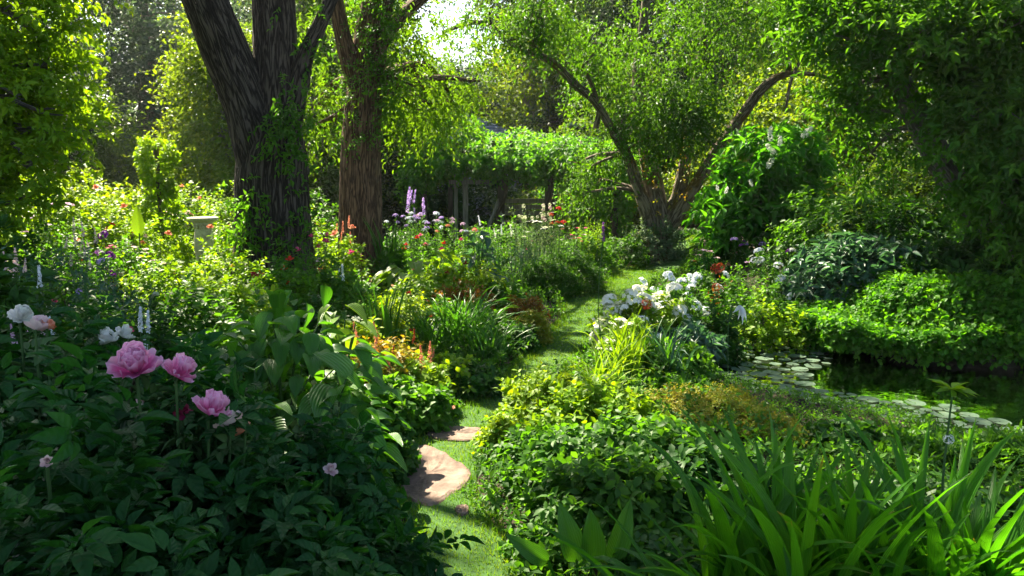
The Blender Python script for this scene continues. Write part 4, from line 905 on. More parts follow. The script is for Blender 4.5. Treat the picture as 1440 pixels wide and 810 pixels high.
for sx in (-.6, .6):
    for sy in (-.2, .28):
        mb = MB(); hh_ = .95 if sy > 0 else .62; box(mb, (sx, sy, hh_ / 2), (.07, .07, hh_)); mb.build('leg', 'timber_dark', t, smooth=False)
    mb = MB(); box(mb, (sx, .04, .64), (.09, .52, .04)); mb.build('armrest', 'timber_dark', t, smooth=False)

# birdbath and planter
p = at(285, 306, 11.5); g = hz(p[0], p[1]); h = p[2] - g
t = thing('birdbath', 'pale stone pedestal birdbath with square rim among the flowers', 'birdbath', (p[0], p[1], g))
mb = MB(); lathe(mb, [(.17, 0), (.17, .05), (.13, .08), (.115, .14), (.13, .3 * h), (.135, .55 * h), (.115, .8 * h), (.10, .84 * h), (.13, .87 * h), (.15, .9 * h), (0, .9 * h)], 32)
for k in range(16):
    a = k * math.pi / 8; box(mb, (math.cos(a) * .118, math.sin(a) * .118, .835 * h), (.022, .03, .08 * h), rz=a)
mb.build('pedestal', 'cast', t)
mb = MB(); lathe(mb, [(.14, .9 * h), (.17, .925 * h), (.185, .945 * h), (.185, h), (.17, h), (.13, .965 * h), (0, .955 * h)], 4); lathe(mb, [(.15, .91 * h), (.19, .95 * h), (.215, .965 * h), (.215, h + .004), (.19, h + .004), (.15, .97 * h), (0, .96 * h)], 36); mb.build('bowl', 'cast', t)
p = at(252, 306, 12.6); g = hz(p[0], p[1]); h = p[2] - g
t = thing('stone_urn', 'fluted stone urn on a column overflowing with pale pink flowers', 'urn', (p[0], p[1], g))
mb = MB(); lathe(mb, [(.16, 0), (.16, .06), (.12, .1), (.10, h * .6), (.13, h * .66), (0, h * .66)], 24); mb.build('pedestal', 'cast', t)
mb = MB(); lathe(mb, [(.06, h * .66), (.09, h * .7), (.13, h * .78), (.15, h * .9), (.19, h * .97), (.19, h), (.16, h), (0, h * .95)], 32)
for k in range(20):
    a = k * math.pi / 10; box(mb, (math.cos(a) * .135, math.sin(a) * .135, .83 * h), (.02, .018, .14 * h), rz=a)
mb.build('bowl', 'cast', t)
mb = MB(); dd = unit(R.normal(size=(70, 3))); dd[:, 2] = abs(dd[:, 2]); sprigs(mb, dd * [.16, .16, .06] + [0, 0, h], dd, .1, 6, 'oval', .05, .03); pl = mb.build('foliage', 'mid', t)
for k in range(22):
    a = R.uniform(0, 6.28); r = .2 * math.sqrt(R.random()); add_flower(pl, (math.cos(a) * r, math.sin(a) * r, h + .1 - r * .3 + R.uniform(0, .04)), 'flat', ['palepink', 'coral', 'palepink'][k % 3], .09, (R.normal(0, .3), R.normal(0, .3)), k)
# white-roofed bird table far away
p = at(298, 236, 19); g = hz(p[0], p[1]); h = p[2] - g
t = thing('bird_table', 'small bird table with a bright white pitched roof in the far lawn gap', 'bird table', (p[0], p[1], g))
mb = MB(); box(mb, (0, 0, h * .42), (.08, .08, h * .84)); mb.build('post', 'timber_dark', t, smooth=False)
mb = MB(); box(mb, (0, 0, h * .84), (.5, .42, .05))
for a in (-.2, .2):
    for b in (-.15, .15): box(mb, (a, b, h * .84 + .14), (.03, .03, .26))
mb.build('tray', 'timber_dark', t, smooth=False)
mb = MB(); V = [(-.32, -.28, h * .84 + .25), (.32, -.28, h * .84 + .25), (.32, .28, h * .84 + .25), (-.32, .28, h * .84 + .25), (-.12, 0, h + .12), (.12, 0, h + .12)]
mb.add(V, [(0, 1, 5, 4), (2, 3, 4, 5), (0, 3, 2, 1)]); mb.add(V, [(1, 2, 5), (3, 0, 4)]); mb.build('roof', 'white_paint', t, smooth=False)
# climbing column
base, h = spot(218, 184, 10.5)
t = thing('climber_post', 'slim post covered top to bottom in bright climbing leaves', 'climbing plant', base)
mb = MB(); box(mb, (0, 0, h * .45), (.045, .045, h * .9)); mb.build('post', 'timber_dark', t, smooth=False); mb = MB(); n = 520
z = R.random(n) * h * .93; a = R.uniform(0, 6.28, n); r = .05 + .09 * np.sin(z * 5) ** 2 + .10 * (z < .8)
sprigs(mb, np.stack([np.cos(a) * r, np.sin(a) * r, z], 1), np.stack([np.cos(a), np.sin(a), np.full(n, .5)], 1), .14, 7, 'oval', .075, .05, .3); mb.build('foliage', 'lime', t, smooth=False)
# ---------------------------------------------------------------- ground cover: what nobody could count
def cover(name, label, poly, n, leaf, mat, ll, lw, hgt, sl=.12, nl=6, up=.9, clear=None, droop=.2):
    P = np.array(poly); x = R.uniform(P[:, 0].min(), P[:, 0].max(), n); y = R.uniform(P[:, 1].min(), P[:, 1].max(), n)
    k = poly_dist(poly, x, y) < .04 * wob(x * 4, y * 4)
    k &= poly_dist(LAWN, x, y) > (.03 if hgt > .05 else -.03) + .05 * wob(x * 5, y * 5)
    if clear: k &= clear(x, y)
    x, y = x[k], y[k]; z = H(x, y) + hgt * (.45 + .55 * (.5 + .5 * wob(x * 2.5, y * 2.5))) * R.uniform(.25, 1, len(x))
    D = np.stack([R.normal(0, .5, len(x)), R.normal(-.2, .5, len(x)), np.full(len(x), .6)], 1); mb = MB()
    sprigs(mb, np.stack([x, y, z], 1), D, sl, nl, leaf, ll, lw, droop, up)
    tag(mb.build(name, mat, smooth=False), label, kind='stuff')
notpond = lambda x, y: poly_dist(POND, x, y) > .04
cover('ground_cover', 'low mixed leaves covering the soil between the border plants', [(-6, 2), (-.3, 2), (2.2, 2), (6, 3), (6, 4.2), (1.6, 4.4), (1.3, 6.4), (1.9, 8), (3, 12), (5, 16), (-8, 16)], 34000, 'rhomb', 'mid', .05, .03, .16, clear=notpond)
cover('moss_and_weeds', 'tiny creeping leaves on the bare soil of the pond edge and path edge', [(-2, 2), (6.5, 2), (6.5, 5.9), (3, 6.4), (1.6, 8.4), (-2, 8)], 60000, 'rhomb', 'mid', .024, .018, .03, .04, 4, 1.2, clear=lambda x, y: poly_dist(POND, x, y) > -.06, droop=.0)
bank = [tuple(p) for p in [(3.0, 8.3), (3.25, 7.75), (4.2, 7.35), (5.4, 7.3), (7.5, 7.0), (8.5, 8.4), (6.5, 8.9), (4.4, 9.2), (3.1, 9.3)]]
P = np.array(bank); n = 42000; x = R.uniform(2.8, 7.2, n); y = R.uniform(6.9, 9.4, n); k = poly_dist(bank, x, y) < .05 * wob(x * 4, y * 4); x, y = x[k], y[k]
dp = poly_dist(POND, x, y); top = .14 + .40 * smooth((dp + .05) / .45) + .07 * wob(x * 2.2, y * 2.2); u = R.random(len(x))
z = np.where(dp < .4, -.14 + (top + .14) * np.sqrt(u), top - .16 * u)
mb = MB(); sprigs(mb, np.stack([x, y, z], 1), np.stack([R.normal(0, .5, len(x)), R.normal(-.55, .4, len(x)), R.normal(.35, .3, len(x))], 1), .13, 6, 'oval', .062, .05, .3, 1.1)
tag(mb.build('ground_cover', leaf_mat('bank_leaf', [(.03, .11, .012), (.055, .16, .018), (.09, .20, .022)]), smooth=False), 'dense small-leaved creeper spilling down the bank into the pond', kind='stuff')

# ---------------------------------------------------------------- tree peonies close to the camera
PE = []
def peony(px, py, d, wpx, label, n, blooms=()):
    t = bush(px, py, d, wpx, 'peony_shrub', label, 'peony', 'ternate', 'peony_leaf', .15, .135, n, 6, (), 'dark-leaved peonies beside the path', .8, .3, .2, 7, .9, .35, .3)
    base = np.array(t.location)
    for bx, by, bd, kind, mat, size, tl, lab in blooms:
        p = at(bx, by, bd) - base; o = add_flower(t, p, kind, mat, size, tl, len(PE), 'flower', lab); PE.append(o)
        sb = MB(); tube(sb, [p * [.55, .55, .4], p * [.9, .9, .75], p - [0, 0, .0]], [.006, .005, .005], 6, sub=4)
        for f in (.25, .55, .8): sprigs(sb, (p * [.8, .8, .55 + .4 * f])[None], R.normal(size=(1, 3)) + [0, 0, .6], .10, 3, 'ternate', .12, .11, .3)
        for a in range(5): inst(sb, 'point', p[None] - [[0, 0, .008]], np.array([[math.cos(a * 1.26), math.sin(a * 1.26), -.05]]), np.array([[0, 0, 1.]]), size * .33, size * .16)
        sb.build('stem', 'stem', t)
    return t
peony(225, 508, 2.62, 330, 'peony shrub carrying the big open pink blooms', 150,
      [(192, 524, 2.42, 'peony', 'pink', .145, (.5, -.1), 'largest, fully open pink bloom'), (247, 530, 2.45, 'peony', 'pink', .105, (.6, .2), 'smaller round pink bloom beside the largest'), (293, 584, 2.4, 'peony', 'pink', .115, (.5, .15), 'pink bloom a little lower among leaves'),
       (324, 597, 2.44, 'rose', 'palepink', .09, (.8, .4), 'pale fading bloom'), (345, 606, 2.46, 'rose', 'coral', .06, (.8, .5), 'half-dropped peach bloom'), (256, 582, 2.5, 'rose', 'magenta', .06, (.9, 0), 'deep pink bloom tucked under leaves'), (195, 574, 2.5, 'rose', 'palepink', .05, (.5, 0), 'pale bud')])
peony(55, 560, 2.15, 250, 'tall peony at the outer edge with a wilted pink flower', 110, [(66, 650, 1.85, 'rose', 'palepink', .03, (.9, .4), 'wilted pink flower')])
peony(120, 640, 1.85, 290, 'low dense peony in front of the pink-flowered one', 110)
peony(330, 665, 2.3, 240, 'peony below the pink blooms, no flowers', 120)
peony(430, 615, 3.0, 200, 'peony shrub between the hosta and the flagstones, with one pale bud', 130, [(465, 663, 2.8, 'rose', 'palepink', .055, (.5, .2), 'single pale bud'), (395, 655, 2.8, 'rose', 'cream', .04, (.5, 0), 'faded cream flower')])
peony(20, 468, 3.1, 230, 'peony with white and soft pink blooms at the outer end', 120, [(28, 450, 3.0, 'peony', 'white', .09, (.5, -.1), 'white bloom'), (50, 464, 2.95, 'peony', 'palepink', .085, (.7, .1), 'pale pink bloom'), (66, 462, 2.97, 'rose', 'coral', .06, (.6, .3), 'salmon bloom')])
peony(150, 478, 3.2, 210, 'peony behind the pink ones holding white blooms', 120, [(158, 480, 3.1, 'peony', 'white', .085, (.6, -.1), 'white bloom'), (172, 474, 3.15, 'rose', 'white', .08, (.6, .2), 'white bloom edged pink'), (182, 466, 3.2, 'rose', 'magenta', .035, (.3, .2), 'pink bud')])
peony(200, 735, 1.75, 280, 'lowest peony at the near corner of the bed', 100)
peony(500, 730, 2.75, 150, 'small peony with drooping leaves touching the flagstone path', 90)
peony(395, 745, 2.2, 200, 'peony with broad glossy leaves near the camera', 100)
peony(25, 690, 1.6, 200, 'very near peony cut by the picture edge, broad serrated leaves', 60)

# ---------------------------------------------------------------- hostas and big-leaved plants of the near border
hosta(395, 440, 4.45, 300, 'hosta', 'big spreading clump of broad leaves catching the sun at its far side', 'hosta', 380, .165, .11, 'hosta', None, .2)
hosta(480, 432, 5.1, 150, 'hosta', 'lime-yellow leaves behind the big hosta clump', 'hosta', 40, .17, .10, 'hosta_lime')
hosta(460, 530, 3.9, 170, 'hosta', 'dark drooping hosta with heart-shaped ribbed leaves beside the path', 'hosta', 60, .20, .16, 'hosta', None, .4)
hosta(358, 476, 3.95, 110, 'hosta', 'two large upright veined leaves standing over the pink peonies', 'hosta', 12, .19, .14, 'hosta', None, .5)
hosta(822, 720, 2.9, 90, 'hosta', 'young hosta with three upright ribbed leaves near the strap leaves', 'hosta', 3, .01, .01, 'hosta')
t = bpy.data.objects[[o.name for o in bpy.data.objects if o.get('label', '').startswith('young hosta')][0]]
for ch in list(t.children): bpy.data.objects.remove(ch)
for dx, A, L, W_ in [(-.03, (-.25, -.05, 1), .24, .11), (.03, (-.02, -.25, 1), .22, .11), (.10, (.35, 0, 1), .26, .10), (-.14, (-.9, -.2, .7), .2, .08), (.16, (.5, -.3, .15), .18, .08)]:
    mb = MB(); inst(mb, 'host', np.array([[dx, -.02, .17]]), np.array([A], float), np.array([[0.1, -1, .35]]), L * .95, W_ * .95); tube(mb, [(dx * .3, 0, 0), (dx * .8, -.01, .10), (dx, -.02, .18)], [.007, .006, .005], 6, sub=3); mb.build('leaf', 'hosta', t)
hosta(672, 322, 10.6, 70, 'hosta', 'blue-green hosta in the far bed behind the box', 'hosta', 34, .2, .13, 'blue')
hosta(600, 352, 9.4, 150, 'hosta', 'sunlit yellow hosta carpet in the middle of the long bed', 'hosta', 70, .24, .15, 'hosta_lime')
hosta(655, 438, 8.0, 60, 'hosta', 'small pale-edged hosta between the rusty plants', 'hosta', 24, .16, .1, 'hosta_lime')

# ---------------------------------------------------------------- the mound on the pond side of the path
G = 'leafy mounds on the pond side of the path'
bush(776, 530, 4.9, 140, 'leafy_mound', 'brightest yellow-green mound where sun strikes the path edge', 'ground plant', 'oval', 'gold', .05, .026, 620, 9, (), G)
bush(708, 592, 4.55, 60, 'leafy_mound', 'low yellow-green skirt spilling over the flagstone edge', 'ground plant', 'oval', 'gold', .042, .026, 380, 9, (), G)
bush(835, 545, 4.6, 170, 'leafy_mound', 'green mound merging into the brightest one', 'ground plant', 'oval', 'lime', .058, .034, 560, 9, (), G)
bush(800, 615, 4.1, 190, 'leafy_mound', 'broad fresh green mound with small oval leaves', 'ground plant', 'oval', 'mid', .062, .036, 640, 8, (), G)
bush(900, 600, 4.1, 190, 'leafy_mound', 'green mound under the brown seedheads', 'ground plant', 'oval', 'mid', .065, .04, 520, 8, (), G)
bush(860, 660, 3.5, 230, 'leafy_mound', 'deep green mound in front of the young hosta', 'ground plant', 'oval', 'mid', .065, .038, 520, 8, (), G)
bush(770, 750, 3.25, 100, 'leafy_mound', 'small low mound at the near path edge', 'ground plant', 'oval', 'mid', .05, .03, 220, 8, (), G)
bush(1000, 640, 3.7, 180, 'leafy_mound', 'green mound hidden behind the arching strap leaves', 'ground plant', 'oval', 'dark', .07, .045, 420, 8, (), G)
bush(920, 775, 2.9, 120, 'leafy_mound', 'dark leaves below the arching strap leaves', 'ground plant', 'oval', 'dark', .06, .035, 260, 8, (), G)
bush(1000, 555, 5.0, 170, 'spirea', 'fluffy bush with brown-gold seedheads between the mounds', 'shrub', 'oval', 'brown', .024, .013, 900, 9, (), 'bushes with brown-gold seedheads', spikes=.1)
bush(920, 560, 5.1, 100, 'spirea', 'reddish brown seedheads beside the white-flowered clump', 'shrub', 'oval', 'brown', .024, .013, 500, 9, (), 'bushes with brown-gold seedheads', spikes=.1)
bush(1075, 598, 4.7, 110, 'spirea', 'yellow-brown frothy bush beside the pond edge', 'shrub', 'oval', 'brown', .024, .013, 620, 9, (), 'bushes with brown-gold seedheads', spikes=.1)
bush(1190, 655, 4.6, 110, 'marginal_plant', 'dark leafy plant with round leaves at the near pond edge', 'pond plant', 'round', 'dark', .06, .05, 200, 7, (('star', 'coral', .03, 2),))
bush(1290, 672, 4.4, 120, 'marginal_plant', 'ferny green plant behind the strap leaves at the pond edge', 'pond plant', 'pinnate', 'mid', .12, .09, 130, 6)
bush(1420, 662, 4.3, 120, 'marginal_plant', 'low ferny plant at the outer end of the near pond edge', 'pond plant', 'pinnate', 'mid', .12, .09, 120, 6)
bush(1140, 690, 3.6, 200, 'leafy_mound', 'shaded leaves behind the middle of the strap-leaf clump', 'ground plant', 'oval', 'dark', .07, .045, 300, 8, (), G)
bush(1330, 700, 3.4, 250, 'leafy_mound', 'shaded leaves behind the outer strap leaves', 'ground plant', 'oval', 'dark', .07, .045, 300, 8, (), G)

# ---------------------------------------------------------------- strap-leaved clumps near the camera
def daylily(px, py, d, label, n, L, W_, th0, th1, sp, azc=None, azs=6.3):
    return clump(px, py, d, 'crinum', label, 'strap-leaved plant', n, W_, th0, th1, sp, 'blade', 'strap-leaved clumps by the pond', (), L, 11, azc, azs)
daylily(1150, 640, 2.35, 'tall upright strap leaves in the middle of the clumps', 80, .88, .054, .18, .9, .14)
daylily(1060, 655, 2.45, 'strap-leaf clump leaning towards the mounds', 60, .84, .05, .28, 1.1, .12)
daylily(1240, 665, 2.3, 'dense strap-leaf clump with short bright young leaves', 80, .78, .048, .18, .95, .14)
daylily(1345, 630, 2.35, 'strap-leaf clump with the tallest sunlit leaves', 76, .9, .054, .2, .9, .13)
daylily(1430, 640, 2.3, 'outermost strap-leaf clump bending over', 66, .82, .05, .3, 1.3, .13)
daylily(1010, 700, 2.3, 'arching strap-leaf clump sweeping over the mounds', 30, .70, .042, .45, 1.6, .10, math.pi, 1.0)
daylily(1180, 740, 2.0, 'low near strap leaves at the bottom of the clumps', 26, .62, .042, .35, 1.2, .14)
daylily(1390, 730, 2.0, 'low near strap leaves bending over each other', 24, .66, .042, .5, 1.3, .14)
# umbrella-topped stem
base, h = spot(1340, 548, 3.3)
t = thing('umbrella_plant', 'single tall stem topped by a flat green umbrella of leaves above the strap leaves', 'plant', base); mb = MB()
tube(mb, [(0, 0, 0), (-.01, 0, h * .5), (0, 0, h)], [.007, .006, .004], 6, sub=5); mb.build('stem', 'stem', t); mb = MB()
a = np.arange(16) * 2.4; inst(mb, 'oval', np.tile([0, 0, h], (16, 1)), np.stack([np.cos(a), np.sin(a), R.normal(.12, .22, 16)], 1), np.tile([0, 0, 1.], (16, 1)) + R.normal(0, .3, (16, 3)), R.uniform(.07, .12, 16), .035); mb.build('foliage', 'lime', t)
for z in (h - .22,): add_flower(t, (0, 0, z), 'ball', 'bluewhite', .05)

# ---------------------------------------------------------------- white flowers and companions between lawn and pond
bush(872, 432, 7.0, 66, 'hydrangea', 'white-flowered clump glowing in the sun at the lawn edge', 'hydrangea', 'oval', 'lime', .07, .045, 200, 8, (('dome', 'white', .13, 24), ('flat', 'cream', .14, 18)), 'white-flowered clumps')
bush(912, 415, 7.1, 96, 'hydrangea', 'white-flowered clump behind the dark red flower', 'hydrangea', 'oval', 'lime', .07, .045, 260, 8, (('dome', 'white', .14, 34), ('flat', 'cream', .13, 20)), 'white-flowered clumps')
bush(888, 452, 6.6, 76, 'hydrangea', 'lowest white-flowered clump beside the striped blades', 'hydrangea', 'oval', 'lime', .06, .04, 180, 8, (('flat', 'white', .12, 20),), 'white-flowered clumps')
bush(945, 398, 8.2, 95, 'phlox', 'drift of bluish white flower heads beside the lawn', 'phlox', 'oval', 'mid', .06, .03, 260, 9, (('dome', 'bluewhite', .11, 26),), 'bluish white phlox')
bush(985, 385, 9.2, 70, 'phlox', 'far bluish white flower heads below the dark grasses', 'phlox', 'oval', 'mid', .06, .03, 180, 9, (('dome', 'bluewhite', .11, 16),), 'bluish white phlox')
bush(1065, 368, 9.6, 110, 'phlox', 'pale flower heads in front of the big-leaved shrub', 'phlox', 'oval', 'mid', .06, .03, 260, 9, (('dome', 'bluewhite', .12, 14), ('flat', 'mauve', .12, 5)), 'bluish white phlox')
bush(1045, 395, 8.6, 130, 'leafy_plant', 'dense green leafy plant between the phlox and the pond', 'plant', 'oval', 'mid', .065, .04, 420, 8)
bush(1085, 420, 8.2, 110, 'leafy_plant', 'sunlit green plant hanging over the far end of the pond', 'plant', 'oval', 'lime', .065, .045, 340, 8)
bush(1000, 440, 7.7, 80, 'leafy_plant', 'dark green plant at the pond edge below the pale drooping flower', 'plant', 'oval', 'dark', .07, .045, 340, 8)
bush(960, 465, 6.9, 100, 'leafy_plant', 'grey-green leaves behind the yellow-striped blades', 'plant', 'point', 'blue', .10, .05, 200, 7)
bush(930, 490, 6.2, 150, 'leafy_plant', 'green plant under the white-flowered clumps', 'plant', 'oval', 'mid', .065, .04, 420, 8)
bush(955, 535, 5.7, 80, 'leafy_plant', 'leafy plant reaching over the pond-side lily pads', 'plant', 'point', 'mid', .08, .045, 200, 7)
clump(880, 490, 5.9, 'iris', 'yellow-green striped blades under the white flowers', 'iris', 46, .022, .2, 1.3, .12, 'lime', None, (), .62)
clump(925, 470, 6.1, 'iris', 'upright blades holding a dark red flower head', 'iris', 40, .02, .2, 1.0, .10, 'blade2', None, (('ball', 'darkred', .10, -.10, .62),), .55)
clump(840, 545, 5.5, 'sedge', 'fountain of fine arching blades at the lawn edge', 'sedge', 70, .010, .5, 1.6, .08, 'lime', None, (), .55)
clump(950, 500, 5.9, 'iris', 'blue-green blades crossing beside the pond', 'iris', 26, .022, .35, 1.2, .12, 'blue', None, (), .6)
perennial(1006, 375, 8.0, 18, 'bee_balm', 'tall stem with rusty red shaggy flower beside the phlox', 'flower', 3, 'oval', 'rust', .05, .02, 16, 'ball', 'darkred', .11, 1.0)
# drooping pale flower over the pond
base, h = spot(1030, 425, 7.3); t = thing('pale_lily', 'pale drooping flower with long hanging petals over the pond edge', 'lily', base); mb = MB()
tube(mb, [(0, 0, 0), (-.03, 0, h * .7), (0, -.02, h), (.05, -.05, h - .02)], [.006, .005, .004, .003], 6, sub=5); mb.build('stem', 'stem', t); mb = MB()
inst(mb, 'point', np.tile([.05, -.05, h - .02], (4, 1)), np.array([(.25, -.1, -1), (.5, -.1, -.9), (-.45, -.1, -.6), (.05, .1, -1.)]), np.tile([.3, -1, .2], (4, 1)), np.array([.19, .17, .09, .15]), .04); mb.build('flower', 'bluewhite', t)
# tall single stems
for px, py, d, kind, fm, s, lab in [(848, 335, 6.5, 'spike', 'purple', .15, 'very tall thin bare stem with a dark tip beside the lawn'), (335, 560, 3.6, 'star', 'palepink', .02, 'thin bare stem standing before the dark hosta')]:
    base, h = spot(px, py, d); t = thing('flower_stem', lab, 'flower stem', base); mb = MB(); tube(mb, [(0.03, 0, 0), (-.03, 0, h * .5), (0, 0, h)], [.005, .004, .003], 5, sub=6); mb.build('stem', 'stem', t); add_flower(t, (0, 0, h - .02), kind, fm, s)

# ---------------------------------------------------------------- far bed, box, shrubs round the lawn bend
def boxy(px, py, d, w, label): return bush(px, py, d, w, 'box_shrub', label, 'box shrub', 'oval', 'mid', .035, .02, 1500, 9, (), 'clipped box shrubs', .8, .1, None, 6, .9, .6, .05)
boxy(806, 357, 10.8, 78, 'rounded dark green box shrub at the lawn edge'); boxy(770, 368, 10.4, 80, 'lower box shrub grown into the rounded one')
bush(920, 316, 14.2, 84, 'variegated_shrub', 'rounded cream-variegated shrub at the end of the lawn', 'shrub', 'oval', 'silver', .07, .035, 520, 9)
bush(960, 335, 15.5, 50, 'shrub', 'small dark shrub beside the far lawn opening', 'shrub', 'oval', 'dark', .07, .04, 240, 8)
bush(878, 330, 13.6, 60, 'shrub', 'green shrub next to the variegated one', 'shrub', 'oval', 'mid', .06, .035, 260, 8)
bush(1000, 365, 10.2, 60, 'dark_grass', 'tuft of dark blackish leaves behind the phlox', 'plant', 'point', 'peony_leaf', .08, .02, 160, 8)
bush(1015, 345, 11.5, 70, 'orange_shrub', 'leafy plant with orange flowers at the shaded lawn end', 'shrub', 'oval', 'mid', .06, .035, 260, 8, (('flat', 'coral', .08, 7),))
perennial(1000, 352, 10.5, 40, 'astrantia', 'loose pink and mauve flowers beyond the phlox', 'flower', 10, fk='flat', fm=['mauve', 'magenta', 'palepink'], fs=.10)
perennial(1045, 335, 11, 40, 'campanula', 'violet flowers before the big-leaved shrub', 'flower', 8, fk='dome', fm=['lilac', 'purple', 'lilac'], fs=.09)
perennial(1100, 352, 9.6, 40, 'campanula', 'purple and white flowers beside the pond bank', 'flower', 8, fk='dome', fm=['purple', 'white', 'bluewhite'], fs=.09)
# tall shrub with white panicles
base, h = spot(1080, 185, 11.6)
t = thing('panicle_shrub', 'tall large-leaved shrub holding creamy white flower panicles', 'shrub', base); mb = MB(); sb = MB()
for px, py, rx, rz, n in [(1075, 225, .55, .35, 120), (1110, 215, .4, .3, 80), (1050, 280, .5, .35, 120), (1100, 290, .5, .35, 110), (1020, 300, .3, .35, 70), (1060, 330, .55, .3, 90), (1130, 250, .25, .3, 50)]:
    c = at(px, py, 11.6) - base; dd = unit(R.normal(size=(n, 3))); P = c + dd * [rx, .5, rz] * R.uniform(.5, 1, (n, 1)); sprigs(mb, P, dd + [0, -.15, .2], .26, 6, 'point', .20, .085, .45, .9); thin(sb, (0, 0, 0), c, .02, .06, 6)
mb.build('foliage', leaf_mat('panicle_shrub_leaf', [(.03, .12, .02), (.05, .17, .026), (.08, .22, .03)]), t); sb.build('stem', 'woody', t)
for k, (px, py, s) in enumerate([(1084, 198, .15), (1090, 215, .17), (1079, 235, .18), (1128, 193, .18), (1082, 188, .12), (1058, 262, .1), (1020, 272, .1), (1010, 268, .08), (1096, 205, .13)]): add_flower(t, at(px, py, 11.0) - base, 'panicle', 'white', s, (R.normal(0, .4), R.normal(0, .4)), k)
# dark shrubs behind the bank
for px, py, d, w_, leaf, mat, ll, lw, n, lab in [(1190, 265, 10.2, 180, 'oval', 'mid', .10, .05, 520, 'tall green shrub behind the creeper-covered bank'), (1270, 290, 9.9, 170, 'point', 'dark', .13, .055, 420, 'dark shrub with long pointed leaves above the bank'), (1190, 335, 9.2, 150, 'point', 'blue', .13, .06, 300, 'bluish-leaved shrub low behind the bank'), (1330, 340, 8.8, 170, 'ternate', 'dark', .2, .2, 200, 'dark hand-leaved shrub in the deepest shade over the bank'),
    (1400, 310, 8.6, 170, 'oval', 'dark', .08, .045, 450, 'dark shrub beside the slanting grey trunk'), (1460, 360, 8.4, 160, 'oval', 'dark', .08, .045, 380, 'low dark shrub at the outer end of the bank'), (1130, 335, 10.2, 110, 'oval', 'dark', .08, .04, 300, 'dark green shrub beneath the panicle shrub'), (1265, 345, 8.9, 120, 'point', 'blue', .14, .07, 160, 'broad bluish leaves drooping onto the creeper')]:
    bush(px, py, d, w_, 'shade_shrub', lab, 'shrub', leaf, mat, ll, lw, n, 7, (), 'shrubs behind the pond bank', droop=.4)
# far bed, beneath the arbour
FB = 'perennials of the far bed before the arbour'
perennial(583, 262, 13, 26, 'delphinium', 'tall lilac flower spikes beside the brown-barked tree', 'delphinium', 6, fk='spike', fm='lilac', fs=.26, frac=1, group=FB)
perennial(610, 300, 12.6, 60, 'phlox', 'pale lilac phlox next to the tall lilac spikes', 'phlox', 16, fk='dome', fm=['lilac', 'bluewhite', 'mauve'], fs=.09, group=FB)
perennial(575, 300, 12.0, 50, 'phlox', 'pale lilac phlox nearest the brown-barked trunk', 'phlox', 14, fk='dome', fm=['bluewhite', 'lilac'], fs=.08, group=FB)
perennial(640, 310, 12.2, 60, 'phlox', 'mixed pale phlox in front of the white arbour post', 'phlox', 16, fk='dome', fm=['bluewhite', 'mauve', 'coral'], fs=.075, group=FB)
perennial(690, 300, 12.4, 60, 'salvia', 'loose whitish flowers in the shade under the arbour', 'salvia', 14, fk='spike', fm=['bluewhite', 'white'], fs=.16, frac=.4, group=FB)
perennial(745, 288, 12.0, 70, 'globe_thistle', 'tall silvery-green stems with cream heads', 'thistle', 30, 'oval', 'silver', .06, .012, 30, 'ball', ['cream', 'palepink', 'cream'], .06, .6, FB)
perennial(782, 292, 12.2, 30, 'geranium', 'vivid red flower heads on tall stems before the arbour', 'geranium', 8, fk='dome', fm='red', fs=.09, frac=.7, group=FB)
perennial(765, 310, 11.6, 60, 'yarrow', 'silvery stems with pale flat heads behind the box', 'yarrow', 22, 'oval', 'silver', .06, .012, 26, 'flat', ['cream', 'white'], .08, .4, FB)
perennial(800, 320, 12, 50, 'cosmos', 'pink and magenta flowers behind the rounded box', 'cosmos', 18, 'oval', 'mid', .05, .015, 20, 'flat', ['magenta', 'coral', 'mauve', 'magenta'], .065, .7, FB)
perennial(835, 305, 12.8, 44, 'leafy_perennial', 'tall bright green leafy stems at the end of the far bed', 'perennial', 18, 'oval', 'lime', .07, .02, 26, None, group=FB)
perennial(720, 335, 11.2, 80, 'leafy_perennial', 'grey-green feathery plants behind the low box', 'perennial', 26, 'oval', 'blue', .06, .018, 24, 'star', ['magenta', 'white'], .05, .2, FB)
perennial(600, 330, 11, 90, 'rose_bush', 'leafy rose with scattered crimson blooms behind the yellow hosta', 'rose', 22, 'oval', 'mid', .06, .035, 16, 'rose', ['magenta', 'red'], .07, .3, FB)
perennial(545, 345, 10.2, 50, 'leafy_perennial', 'broad-leaved green plant at the foot of the brown-barked tree', 'perennial', 16, 'point', 'mid', .14, .05, 14, None, group=FB)
bush(700, 320, 13.2, 120, 'shrub', 'mixed green shrub under the arbour front', 'shrub', 'oval', 'mid', .08, .045, 360, 8)
bush(820, 335, 13.0, 90, 'shrub', 'green shrub at the outer arbour posts', 'shrub', 'oval', 'mid', .08, .045, 300, 8)
bush(570, 330, 13.0, 90, 'shrub', 'shrub in shade behind the brown-barked tree', 'shrub', 'oval', 'dark', .08, .045, 260, 8)

